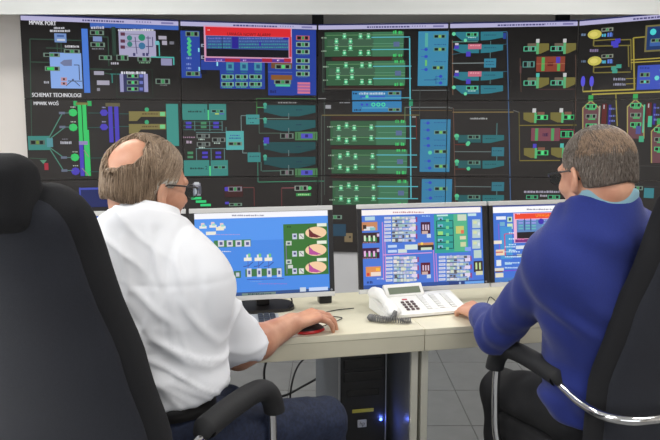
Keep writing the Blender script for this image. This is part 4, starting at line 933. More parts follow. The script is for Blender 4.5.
def interp(z, tab):
    for (z0, v0), (z1, v1) in zip(tab, tab[1:]):
        if z <= z1:
            t = max(0, (z - z0) / (z1 - z0)); t = t * t * (3 - 2 * t) * .5 + t * .5; return v0 + (v1 - v0) * t
    return tab[-1][1]
def loft(z0, z1, wf, cf, tf, nr=34, ns=56, p=3.2, wing=0.0, endr=.05):
    """stack of superellipse sections, rounded off at both ends; returns MB"""
    V = []; Fc = []
    zs = []
    for i in range(nr + 1):
        t = i / nr; zs.append(z0 + (z1 - z0) * (0.5 - 0.5 * math.cos(math.pi * t)))
    for z in zs:
        e = min(z - z0, z1 - z); k = 1.0 if e >= endr else math.sqrt(max(0, 1 - (1 - e / endr) ** 2))
        w = wf(z) - endr * (1 - k) * 1.0; t_ = tf(z) * max(k, .02); c = cf(z)
        for q in range(ns):
            a = 2 * math.pi * q / ns; ca, sa = math.cos(a), math.sin(a)
            x = w * math.copysign(abs(ca) ** (2 / p), ca); y = t_ * math.copysign(abs(sa) ** (2 / p), sa)
            V.append((x, c + y + wing * (x / max(w, .01)) ** 2, z))
    for i in range(nr):
        for q in range(ns):
            a = i * ns + q; b = i * ns + (q + 1) % ns; Fc.append((a, b, b + ns, a + ns))
    Fc.append(tuple(range(ns - 1, -1, -1))); Fc.append(tuple(range(nr * ns, nr * ns + ns)))
    return MB().add(V, Fc)

W_TAB = [(.46, .245), (.60, .270), (.75, .272), (.92, .245), (1.08, .212), (1.20, .195), (1.32, .185)]
C_TAB = [(.46, -.225), (.60, -.235), (.75, -.245), (.95, -.285), (1.15, -.335), (1.30, -.375)]
def office_chair(label, C, rotz):
    t = thing('office_chair', label, 'office chair', (C[0], C[1], 0), rotz, 'black office chairs at the desks')
    loft(.45, 1.308, lambda z: interp(z, W_TAB), lambda z: interp(z, C_TAB), lambda z: .050, wing=.030, endr=.07).build('backrest', m_fab2, t, smooth=True)
    loft(.47, 1.285, lambda z: interp(z, W_TAB) - .022, lambda z: interp(z, C_TAB) - .040, lambda z: .034, wing=.030, endr=.06, p=2.6).build('back_panel', m_fab, t, smooth=True)
    loft(1.212, 1.368, lambda z: .124, lambda z: -.425 - (z - 1.25) * .15, lambda z: .050, nr=24, wing=.030, endr=.040, p=3.6).build('headrest', m_fab2, t, smooth=True)
    for x in (-.05, .05): MB().tube([(x, -.365, 1.17), (x, -.385, 1.25)], .009, 10).build('headrest_rod', m_chrome, t, smooth=True)
    f = Field((-.31, -.31, .36), (.31, .33, .56), .010)
    X, Y, Z = f.grid()
    qx = np.abs(X) - .21; qy = np.abs(Y - .01) - .215; qz = np.abs(Z - .455 - .012 * np.cos(X * 8)) - .018
    f.d = (np.sqrt(np.maximum(qx, 0) ** 2 + np.maximum(qy, 0) ** 2 + np.maximum(qz, 0) ** 2) + np.minimum(np.maximum(qx, np.maximum(qy, qz)), 0) - .042).astype(np.float32)
    V_, Q_ = f.nets(1); o = fast_mesh('seat', V_, Q_, m_fab2); o.parent = t; o.location = (0, 0, 0)
    for sg in (-1, 1):
        path = [(sg * .255, .16, .385), (sg * .285, .185, .43), (sg * .292, .192, .56), (sg * .292, .188, .67), (sg * .292, .165, .722), (sg * .291, .115, .736), (sg * .290, 0, .738),
                (sg * .290, -.08, .735), (sg * .292, -.14, .718), (sg * .300, -.22, .708), (sg * .298, -.30, .708), (sg * .255, -.355, .712), (sg * .15, -.372, .716), (0, -.372, .716)]
        MB().tube(spline(path, 8), .0125, 14).build('arm_tube', m_chrome, t, smooth=True)
        pad = [(sg * .290, -.108, .736), (sg * .290, -.10, .740), (sg * .290, 0, .748), (sg * .291, .10, .748), (sg * .292, .155, .734), (sg * .292, .188, .702), (sg * .292, .202, .668), (sg * .292, .204, .655)]
        sp = spline(pad, 6); n_ = len(sp); rr = [.0285 * min(1, .60 + .40 * min(i, n_ - 1 - i) / 3.0) for i in range(n_)]
        MB().tube(sp, rr, 18).build('arm_pad', m_arm, t, smooth=True)
    MB().box((-.06, -.385, .36), (.06, -.355, .72), .01).build('back_bracket', m_base, t)
    MB().box((-.05, -.36, .345), (.05, .08, .385), .01).build('mechanism', m_base, t)
    MB().cyl((0, 0, .10), (0, 0, .35), .028, .025, 20).build('gas_column', m_base, t, smooth=False)
    for k in range(5):
        a = 2 * math.pi * k / 5 + .3; ca, sa = math.cos(a), math.sin(a)
        MB().tube([(0, 0, .105), (ca * .15, sa * .15, .095), (ca * .29, sa * .29, .075)], [.030, .024, .016], 10).build('base_leg', m_base, t, smooth=True)
        w = MB()
        for sgn in (-1, 1): w.cyl((ca * .29 - sa * .012 * sgn, sa * .29 + ca * .012 * sgn, .028), (ca * .29 - sa * .030 * sgn, sa * .29 + ca * .030 * sgn, .028), .028, .026, 16)
        w.cyl((ca * .29, sa * .29, .03), (ca * .29, sa * .29, .075), .009)
        w.build('caster', m_base, t)
    return t
office_chair('black fabric office chair with headrest behind the white-shirted man, left edge of the picture', (-.50, 1.73), math.radians(-25))
office_chair('black fabric office chair with chrome arm of the blue-sweatered man, right edge of the picture', (.862, 2.030), math.radians(19))

# ================================================================== PEOPLE
def rotm(yaw, pitch=0.0, roll=0.0):
    return Matrix.Rotation(-yaw, 3, 'Z') @ Matrix.Rotation(-pitch, 3, 'X') @ Matrix.Rotation(roll, 3, 'Y')
def np3(v): return np.array(v, float)

def head_field(R_, c, neck_to, sc=1.0, h=.0032, nk=1.0):
    """local frame: x right, y face, z up"""
    Rn = np.array(R_); c = np3(c)
    def P(x, y, z): return c + Rn @ (np.array((x, y, z)) * sc)
    lo = np.minimum(c - .17, np3(neck_to) - .09); hi = np.maximum(c + .17, np3(neck_to) + .09)
    f = Field(lo, hi, h); S = sc
    def e(p, r, k=.02, sub=False, Rl=None): f.ell(P(*p), np.array(r) * S, Rn if Rl is None else Rn @ np.array(Rl), k, sub)
    def cp(a, b, ra, rb=None, k=.015, sub=False): f.cap(P(*a), P(*b), ra * S, (rb if rb is not None else ra) * S, k, sub)
    e((0, -.012, .036), (.077, .098, .087)); e((0, .02, .0), (.070, .078, .08), .03); e((0, .032, -.05), (.058, .066, .072), .03)
    e((0, .066, -.103), (.030, .026, .022), .025); cp((-.05, .0, -.075), (-.022, .065, -.102), .022, .018, .025); cp((.05, .0, -.075), (.022, .065, -.102), .022, .018, .025)
    for s_ in (-1, 1):
        e((s_ * .043, .064, -.028), (.024, .024, .02), .02)
        e((s_ * .031, .104, .002), (.017, .016, .012), .012, True); e((s_ * .031, .083, .001), (.0135, .0135, .0125), .004)
        # ear: shell, rim, lobe, hollow
        Rl = Matrix.Rotation(s_ * .38, 3, 'Z') @ Matrix.Rotation(-.12, 3, 'X')
        e((s_ * .083, -.008, -.008), (.0085, .0185, .032), .006, False, Rl); e((s_ * .081, -.004, -.034), (.008, .011, .012), .006)
        e((s_ * .0925, -.004, -.006), (.006, .0105, .019), .004, True, Rl)
        cp((s_ * .032 - .010 * s_, .094, .023), (s_ * .05, .082, .022), .010, .008)
    cp((0, .093, .014), (0, .116, -.030), .009, .0135, .012)
    for s_ in (-1, 1): e((s_ * .011, .107, -.035), (.009, .010, .008), .006)
    cp((-.02, .092, -.064), (.02, .092, -.064), .0075, None, .006); cp((-.017, .091, -.074), (.017, .091, -.074), .008, None, .006); cp((-.022, .104, -.069), (.022, .104, -.069), .0022, None, .003, True)
    f.cap(P(0, -.022, -.05), np3(neck_to), .057 * S * nk, .062 * S * nk, .03); f.cap(P(0, -.045, -.04), np3(neck_to) + Rn @ np.array((0, -.014, 0)), .048 * S * nk, .054 * S * nk, .03)
    return f, P

def hand_points(wrist, fwd, nrm, side, curl, spread=1.0, sc=1.0, thumb=(.75, .55)):
    """side: unit vector to the thumb side; nrm: out of the back of the hand. returns capsules"""
    fwd, nrm, side = (np3(v) / np.linalg.norm(np3(v)) for v in (fwd, nrm, side)); w = np3(wrist); caps = []
    offs = (.030, .010, -.010, -.028); Ls = ((.042, .025, .020), (.046, .029, .022), (.043, .027, .021), (.034, .020, .018)); pl = (.090, .093, .088, .080)
    for i in range(4):
        base0 = w + side * offs[i] * .55 * sc; kn = w + fwd * pl[i] * sc + side * offs[i] * sc + nrm * .006 * sc
        caps.append((base0, kn, .0155 * sc, .0115 * sc, .012))
        d_ = fwd + side * offs[i] * 2.2 * spread; d_ /= np.linalg.norm(d_); p = kn; ang = curl[i][0]
        for j in range(3):
            ang = sum(curl[i][:j + 1]); dd = d_ * math.cos(ang) - nrm * math.sin(ang); q = p + dd * Ls[i][j] * sc
            caps.append((p, q, (.0098 - .0011 * j) * sc, (.0090 - .0012 * j) * sc, .003)); p = q
    a = w + side * .018 * sc + fwd * .018 * sc - nrm * .004; b = w + side * .046 * sc + fwd * .048 * sc - nrm * .010
    caps.append((a, b, .0165 * sc, .012 * sc, .012))
    d1 = fwd * thumb[0] + side * thumb[1] - nrm * .35; d1 /= np.linalg.norm(d1); c_ = b + d1 * .032 * sc
    d2 = fwd * .95 + side * .12 - nrm * .35; d2 /= np.linalg.norm(d2)
    caps.append((b, c_, .0118 * sc, .0105 * sc, .004)); caps.append((c_, c_ + d2 * .027 * sc, .0105 * sc, .0085 * sc, .003))
    return caps

def arm_hand_field(elbow, wrist, caps, r0, r1, h=.0032):
    pts = np.array([np3(elbow), np3(wrist)] + [c[0] for c in caps] + [c[1] for c in caps])
    f = Field(pts.min(0) - .075, pts.max(0) + .06, h); e, w = np3(elbow), np3(wrist); m = e + (w - e) * .35
    f.cap(e, m, r0, r0 * .98, .02); f.cap(m, w, r0 * .98, r1, .02); f.cap(w, w + (w - e) * .06, r1, r1 * .9, .01)
    for a, b, ra, rb, k in caps: f.cap(a, b, ra, rb, k)
    return f

def join(parts):
    Vs, Qs, n = [], [], 0
    for V, Q in parts: Vs.append(V); Qs.append(Q + n); n += len(V)
    return np.concatenate(Vs), np.concatenate(Qs)

def torso_field(J, inf, h, arms=True, loose=0.0, upper=True, hip=True):
    pts = np.array([J[k] for k in ('P', 'B', 'Cc', 'SL', 'SR', 'EL', 'ER', 'N')]); f = Field(pts.min(0) - .27, pts.max(0) + .2, h); Rn = np.array(J['R'])
    if hip: f.ell(J['P'], np.array((.168, .125, .115)) + inf, Rn, .04)
    f.ell(J['B'], np.array((.158, .128, .16)) + inf + loose, Rn, .06); f.ell(J['Cc'], np.array((.168, .115, .19)) + inf, Rn, .06)
    f.cap(J['SL'], J['SR'], .060 + inf, None, .07)
    for s_, k_ in ((-1, 'SL'), (1, 'SR')):
        S_ = np3(J[k_]); N_ = np3(J['N']); f.cap(N_ - (N_ - S_) * .10 + np.array((0, 0, -.022)), S_, .056 + inf, .056 + inf, .07)
        bl = np3(J['Cc']) + Rn @ np.array((s_ * .080, -.035, .03)); f.ell(bl, np.array((.080, .078, .15)) + inf, Rn, .09)
    if inf > 0:
        N_ = np3(J['N']); f.cap(N_ + Rn @ np.array((0, -.018, -.085)), N_ + Rn @ np.array((0, -.016, -.018)), .080 + inf, .070 + inf, .06)
    return f

m_skin = mat('skin', (208, 156, 128), 0.5, rgb2=(188, 130, 104), vscale=16, bump=0.06, bscale=260, sss=0.05)
m_skin_arm = m_skin

def noisef(p, s_, off=0.0): return mnoise.noise(Vector((p.x * s_[0] + off, p.y * s_[1] + off * .7, p.z * s_[2] + off * 1.3)))

def ring_band(c, R_, rx, ry, h0, h1, thick, n=40, tilt=0.0, open_front=0.0, flare=0.0):
    """collar or belt: an elliptical band"""
    mb = MB(); V = []; Fc = []; Rm = Matrix(R_).to_4x4(); M = Matrix.Translation(c) @ Rm @ Matrix.Rotation(tilt, 4, 'X')
    for q in range(n):
        a = 2 * math.pi * q / n + math.pi / 2
        for rr, z in ((1, h0), (1 + flare, h1), (1 + flare - thick / rx, h1), (1 - thick / rx, h0)):
            V.append(M @ Vector((rx * rr * math.cos(a), ry * rr * math.sin(a), z)))
    for q in range(n):
        b = ((q + 1) % n) * 4; a = q * 4
        for k in range(4): Fc.append((a + k, b + k, b + (k + 1) % 4, a + (k + 1) % 4))
    return mb.add(V, Fc)

def leg_field(J, inf, h):
    pts = np.array([J[k] for k in ('P', 'HL', 'HR', 'KL', 'KR', 'AL', 'AR')]); f = Field(pts.min(0) - .2, pts.max(0) + .2, h); Rn = np.array(J['R'])
    f.ell(J['P'], np.array((.170, .128, .11)) + inf, Rn, .04); f.ell(J['P'] + np.array((0, 0, .06)), np.array((.156, .120, .11)) + inf, Rn, .04)
    for s_ in 'LR':
        f.cap(J['H' + s_], J['K' + s_], .088 + inf, .060 + inf, .05); f.cap(J['K' + s_], J['A' + s_], .058 + inf, .046 + inf, .03)
    return f

def shoe(parent, ankle, yaw, m):
    f = Field((-.07, -.1, -.02), (.07, .22, .13), .006)
    f.cap((0, -.03, .035), (0, .15, .028), .038, .036, .03); f.cap((0, -.02, .04), (0, -.015, .095), .04, .042, .03); f.cut(lambda X, Y, Z: .0 - Z)
    V_, Q_ = f.nets(1); V_ = V_ @ np.array(rotm(yaw)).T + np.array((ankle[0], ankle[1], 0.001))
    return fast_mesh('shoe', V_, Q_, m, parent)

def eyeglasses(label, P, R_, frame_m, lens_m):
    """P maps head coordinates to the room"""
    t = thing('eyeglasses', label, 'eyeglasses', tuple(P(0, .115, .0)), 0, 'eyeglasses')
    loc = Vector(t.location)
    def add(nm, pts, r, m):
        o = MB().tube([Vector(P(*p)) - loc for p in pts], r, 8).build(nm, m, t, smooth=True); return o
    for s_ in (-1, 1):
        ring = []
        for k in range(25):
            a = 2 * math.pi * k / 24; ring.append((s_ * .034 + .027 * math.cos(a) * (1 + .08 * math.cos(2 * a)), .118 - abs(.004 * math.cos(a)), -.002 + .018 * math.sin(a)))
        add('rim', ring, .0012, frame_m)
        mb = MB(); c0 = Vector(P(s_ * .034, .118, -.002)) - loc; vs_ = [c0] + [Vector(P(*p)) - loc for p in ring[:-1]]
        fwd = Vector(P(0, 1, 0)) - Vector(P(0, 0, 0)); fwd.normalize(); n_ = len(vs_)
        vb = [v + fwd * .0015 for v in vs_]
        mb.add(vs_ + vb, [(0, 1 + k, 1 + (k + 1) % 24) for k in range(24)] + [(n_, n_ + 1 + (k + 1) % 24, n_ + 1 + k) for k in range(24)])
        mb.build('lens', lens_m, t)
        add('temple', [(s_ * .063, .116, .006), (s_ * .078, .100, .012), (s_ * .084, .05, .014), (s_ * .087, .004, .014), (s_ * .085, -.016, .006), (s_ * .081, -.026, -.012)], .0022, frame_m)
    add('bridge', [(-.009, .120, .004), (0, .124, .007), (.009, .120, .004)], .0016, frame_m)
    return t
m_lens = mat('lens_glass', (225, 235, 238), 0.02); m_lens.node_tree.nodes['Principled BSDF'].inputs['Transmission Weight'].default_value = 1.0
m_lens.node_tree.nodes['Principled BSDF'].inputs['IOR'].default_value = 1.1

def hair_strands(P, R_, roots, path_fn, rad, tints):
    """thin tapered strands; each follows path_fn(root) in head coordinates"""
    V = []; Fc = []; colors = []
    for pts in roots:
        n0 = len(V); m_ = len(pts); pw_ = [np3(P(*p)) for p in pts]; tl = tints(pts[0]); nz_ = mnoise.noise(Vector(pts[0]) * 95) * .5 + .5 + random.uniform(-.15, .15); col = lin(tl[int(max(0, min(.999, nz_)) * len(tl))]); j = random.uniform(.88, 1.12); col = tuple(min(1, c * j) for c in col)
        for i, p in enumerate(pw_):
            t = pw_[min(i + 1, m_ - 1)] - pw_[max(i - 1, 0)]; t /= np.linalg.norm(t) + 1e-9
            x = np.cross(t, (0.3, 0.2, 0.93)); x /= np.linalg.norm(x) + 1e-9; y = np.cross(x, t); r = rad * (1 - .75 * (i / (m_ - 1)) ** 1.5)
            for k in range(3):
                a = 2 * math.pi * k / 3; V.append(p + (x * math.cos(a) + y * math.sin(a)) * r); colors.append((*col, 1))
        for i in range(m_ - 1):
            for k in range(3):
                a = n0 + i * 3 + k; b = n0 + i * 3 + (k + 1) % 3; Fc.append((a, b, b + 3, a + 3))
    return V, Fc, colors

def shell_paths(V, Q, count, flow, length, lift, zmin, wobble=.07):
    """strand paths that start on the hair shell and are combed along flow() over its surface"""
    from mathutils.kdtree import KDTree
    N = normals(V, Q); kd = KDTree(len(V))
    for i, v in enumerate(V): kd.insert(v, i)
    kd.balance(); out = []; rng = random.Random(5)
    # outer surface only
    outer = [i for i in range(len(V)) if N[i] @ (V[i] - np.array((0, -.02, 0))) > .3 * np.linalg.norm(V[i] - np.array((0, -.02, 0)))]
    for _ in range(count):
        i = rng.choice(outer); q = V[i].copy(); L_ = rng.uniform(*length); n = 5; pts = []; wob = np.array([rng.gauss(0, wobble) for _k in range(3)])
        for k in range(n):
            _c, j, _d = kd.find(q); nn = N[j]; base = V[j] + (q - V[j]) - nn * ((q - V[j]) @ nn)
            pts.append(tuple(base + nn * (lift * math.sin(math.pi * .9 * k / (n - 1)) * .6)))
            t = flow(q) + wob; t = t - nn * (t @ nn); t /= np.linalg.norm(t) + 1e-9; q = base + t * L_ / (n - 1)
            if q[2] < zmin: break
        if len(pts) > 2: out.append(pts)
    return out

def build_hair(person, P, R_, field, strands, m_shell):
    Vs, Q = field.nets(1); o = fast_mesh('hair', Vs, Q, m_shell, person)
    V, Fc, cols = strands; me = mesh_from('hair_strands', [np3(v) - np3(person.location) for v in V], Fc, True)
    at = me.attributes.new('tint', 'FLOAT_COLOR', 'POINT'); at.data.foreach_set('color', np.array(cols, np.float32).ravel())
    s_ = link('hair_strands', me, attr_mat('hair_strand', rough=.55), o); s_.location = (0, 0, 0); s_['kind'] = 'stuff'
    o.location = (0, 0, 0); o.data.transform(Matrix.Translation(-Vector(person.location)) @ Matrix.Translation((0, 0, 0)))
    return o
CR_C = np.array((0, -.012, .036)); CR_R = np.array((.077, .098, .087))

def cran_point(d, off):
    """point on the skull in direction d, lifted by off"""
    d = np3(d) / np.linalg.norm(d); t = 1 / np.sqrt(((d / CR_R) ** 2).sum()); return CR_C + d * (t + off)

# ---------------------------------------------------------------- man in the white shirt
def man_white():
    yaw = math.radians(16); R_ = rotm(yaw); r = np.array(R_) @ np.array((1, 0, 0)); fw = np.array(R_) @ np.array((0, 1, 0))
    c = np.array((-.455, 1.735, 1.030))
    J = dict(R=R_, P=np.array((-.455, 1.715, .625)), B=np.array((-.448, 1.725, .77)), Cc=np.array((-.452, 1.735, .955)), SL=c - r * .150, SR=c + r * .130, N=np.array((-.460, 1.722, 1.196)))
    J['EL'] = np.array((-.60, 1.96, .79)); J['ER'] = np.array((-.265, 1.955, .768))
    J['WR'] = np.array((-.124, 2.186, .786)); J['WL'] = np.array((-.47, 2.17, .785))
    J['HL'] = J['P'] - r * .085 + fw * .03; J['HR'] = J['P'] + r * .085 + fw * .03
    J['KR'] = np.array((-.015, 2.02, .535)); J['KL'] = np.array((-.33, 2.13, .53)); J['AR'] = np.array((.00, 2.04, .10)); J['AL'] = np.array((-.30, 2.18, .10))
    hc = np.array((-.462, 1.757, 1.266)); Rh = rotm(math.radians(42), math.radians(7), math.radians(3))
    hf, P = head_field(Rh, hc, J['N'] - np.array((0, .0, .075)), .985)
    tf = torso_field(J, -.012, .009); tf.cap(J['SL'], J['EL'], .048, .042, .03); tf.cap(J['SR'], J['ER'], .048, .044, .03)
    for s_ in 'LR':
        tf.cap(J['H' + s_], J['K' + s_], .075, .052, .04) if False else None
    fwdR = np.array((.83, .55, .09)); nR = np.array((-.10, -.22, 1.0)); sR = np.cross(nR, fwdR); sR = sR / np.linalg.norm(sR)
    capsR = hand_points(J['WR'], fwdR, nR, sR, ((.42, .48, .35), (.40, .50, .38), (.45, .52, .40), (.52, .52, .40)), sc=1.10)
    af = arm_hand_field(J['ER'], J['WR'], capsR, .053, .034)
    fwdL = np.array((.35, .93, -.05)); nL = np.array((0, 0, 1.0)); sL = -np.cross(nL, fwdL)
    capsL = hand_points(J['WL'], fwdL, nL, sL, ((.3, .4, .3),) * 4); afL = arm_hand_field(J['EL'], J['WL'], capsL, .045, .028, .004)
    lf = leg_field(J, -.014, .012)
    V, Q = join([hf.nets(2), tf.nets(1), af.nets(2), afL.nets(2), lf.nets(1)])
    p = fast_mesh('person', V, Q, m_skin, None, (-.455, 1.72, 0))
    tag(p, 'seated balding man in a white short-sleeved shirt, hand on the mouse', 'person')
    # shirt
    sh = torso_field(J, .012, .0065, loose=.014); Rn = np.array(R_)
    sh.ell(J['B'] + np.array((0, 0, .02)), np.array((.180, .150, .075)), Rn, .03)
    for S_, E_, Ls in ((J['SR'], J['ER'], .345), (J['SL'], J['EL'], .27)):
        d = (E_ - S_) / np.linalg.norm(E_ - S_); sh.cap(S_ + d * .02, S_ + d * .39, .054, .086, .032)
        def cutf(X, Y, Z, S_=S_, d=d, Ls=Ls):
            t = (X - S_[0]) * d[0] + (Y - S_[1]) * d[1] + (Z - S_[2]) * d[2]
            rad = np.sqrt(np.maximum((X - S_[0]) ** 2 + (Y - S_[1]) ** 2 + (Z - S_[2]) ** 2 - t * t, 0))
            return np.where((rad < .13) & (t > .19), t - Ls, -1.0)
        sh.cut(cutf)
    sh.cut(lambda X, Y, Z: (.762 + .010 * np.sin(X * 21) + .006 * np.sin(X * 47 + Y * 20)) - Z)
    nk = J['N']; sh.cut(lambda X, Y, Z: Z - (nk[2] - .002 + .45 * (-(Y - nk[1]))) )
    V, Q = sh.nets(2)
    S_ = Vector(J['SR']); E_ = Vector(J['ER'])
    LINES = []
    for (x0, y0, x1, y1, amp) in ((146, 226, 166, 284, .007), (154, 232, 150, 282, -.005), (128, 282, 176, 322, .006), (120, 300, 160, 345, -.005), (172, 246, 190, 300, .006), (184, 300, 214, 350, .007), (150, 330, 205, 372, .007), (120, 240, 132, 290, .005), (196, 262, 206, 320, -.005)):
        pa, pb = ray(x0, y0), ray(x1, y1); ka, kb_ = 1.60 / pa.y, 1.60 / pb.y
        LINES.append((pa.x * ka, CAM_H + pa.z * ka, pb.x * kb_, CAM_H + pb.z * kb_, amp, .010))
    def fold(q):
        a = noisef(q, (5, 5, 3), 3.1) * .004
        def crease(dx, dz, off, amp, across=15.0, along=3.0, sharp=6):
            u = q.x * dx + q.z * dz; v = -q.x * dz + q.z * dx
            n = mnoise.noise(Vector((u * along + off, v * across + 1.2 * mnoise.noise(Vector((u * 5, v * 5, off))), q.y * 4 + off))); return amp * (1 - abs(n)) ** sharp
        a += crease(.75, .66, 1.3, .009) * max(0, min(1, (1.10 - q.z) / .2))
        a += crease(.9, -.43, 6.3, .009, 18) * max(0, 1 - abs(q.z - .84) / .14)
        dr = (q - S_).length; w2 = max(0, 1 - abs(dr - .24) / .14); a += w2 * crease(.55, -.83, 9.1, .010, 17)
        ro = (q - S_).dot(Vector(r)); a -= .0035 * math.exp(-((ro + .012) / .007) ** 2) * (1 if q.z > .90 else 0)
        a -= .0015 * math.exp(-((q.z - 1.050) / .006) ** 2)
        if q.y < 1.75:
            for x0, z0, x1, z1, amp, wd in LINES:
                ex, ez = x1 - x0, z1 - z0; tt = max(0, min(1, ((q.x - x0) * ex + (q.z - z0) * ez) / (ex * ex + ez * ez)))
                dd = math.hypot(q.x - x0 - tt * ex, q.z - z0 - tt * ez); a += amp * math.exp(-(dd / wd) ** 2) * math.sin(math.pi * (.15 + .7 * tt))
        return a
    V = folds(V, Q, fold)
    m_sh = mat('white_shirt_cotton', (231, 232, 236), 0.8, bump=0.06, bscale=500)
    o = fast_mesh('shirt', V, Q, m_sh, p)
    col = ring_band(tuple(J['N'] + np.array((0, -.004, -.028))), R_, .073, .073, .004, .052, .005, tilt=-.35, flare=-.04)
    col.build('collar', m_sh, o, smooth=True)
    fold_ = ring_band(tuple(J['N'] + np.array((0, -.004, -.030))), R_, .104, .101, -.012, .056, .006, tilt=-.35, flare=-.24)
    fold_.build('collar_fold', m_sh, o, smooth=True)
    # trousers, belt
    jf = leg_field(J, .006, .008); jf.cut(lambda X, Y, Z: Z - .745)
    V, Q = jf.nets(2); V = folds(V, Q, lambda q: noisef(q, (16, 16, 16), 1.7) * .006 + noisef(q, (40, 40, 40), 4.4) * .002)
    j = fast_mesh('jeans', V, Q, mat('denim', (32, 42, 68), 0.85, rgb2=(22, 29, 50), vscale=110, bump=.25, bscale=500), p)
    b = ring_band((J['P'][0], J['P'][1], .735), R_, .168, .132, -.022, .022, .008); bo = b.build('belt', mat('belt_leather', (22, 20, 20), .5), p, smooth=True); bo.location = -Vector(p.location)
    for a_ in ('AL', 'AR'): shoe(p, J[a_], yaw, mat('shoe_leather', (24, 22, 22), .4))
    # hair: grey-brown, long at the sides and back, bald crown
    bald = np.array((.17, -.78, .60)); bald /= np.linalg.norm(bald)
    f = Field((-.12, -.14, -.14), (.12, .12, .16), .0032)
    f.ell(CR_C, CR_R + .010, None, .0); f.ell((0, -.050, -.026), (.074, .062, .064), None, .03)
    def hairline(X, Y, Z):
        A_ = Y + .020; B_ = np.maximum(.010 - Z, Y - (.030 + (Z - .012) * .55)); reg = np.minimum(A_, B_)
        D = np.stack([X - CR_C[0], Y - CR_C[1], Z - CR_C[2]], -1); D /= np.linalg.norm(D, axis=-1)[..., None] + 1e-9
        ang = np.arccos(np.clip(D @ bald, -1, 1)); return np.maximum(np.maximum(reg, (math.radians(35) + .05 * np.sin(X * 190 + Z * 60) + .04 * np.sin(X * 90 - Z * 130) - ang) * .09), -.030 - .20 * np.abs(X) - Z)
    f.cut(hairline)
    V, Q = f.nets(2); Vw = np.array([P(*v) for v in V])
    class _F:
        @staticmethod
        def nets(n): return Vw, Q
    st_paths = shell_paths(V, Q, 5200, lambda q: np.array((.25 * q[0] * 10, -.55 if q[1] > -.02 else .03, -1.0)), (.045, .085), .005, -.040)
    def tint_at(q):
        if q[1] > -.015 and q[2] < .05: return ((176, 168, 156), (196, 190, 180), (150, 138, 122))
        return ((98, 80, 64), (118, 97, 78), (134, 112, 90), (146, 123, 100), (160, 138, 114), (176, 156, 134))
    st = hair_strands(P, Rh, st_paths, None, .0017, tint_at)
    build_hair(p, P, Rh, _F, st, mat('hair_brown', (104, 84, 66), .6, rgb2=(70, 54, 42), vscale=60, stretch=(1, 1, .15), bump=.3, bscale=150))
    eyeglasses('thin dark-framed eyeglasses on the balding man', lambda x, y, z: P(x, y, z), Rh, mat('glasses_frame_dark', (44, 38, 36), .3), m_lens)
man_white()

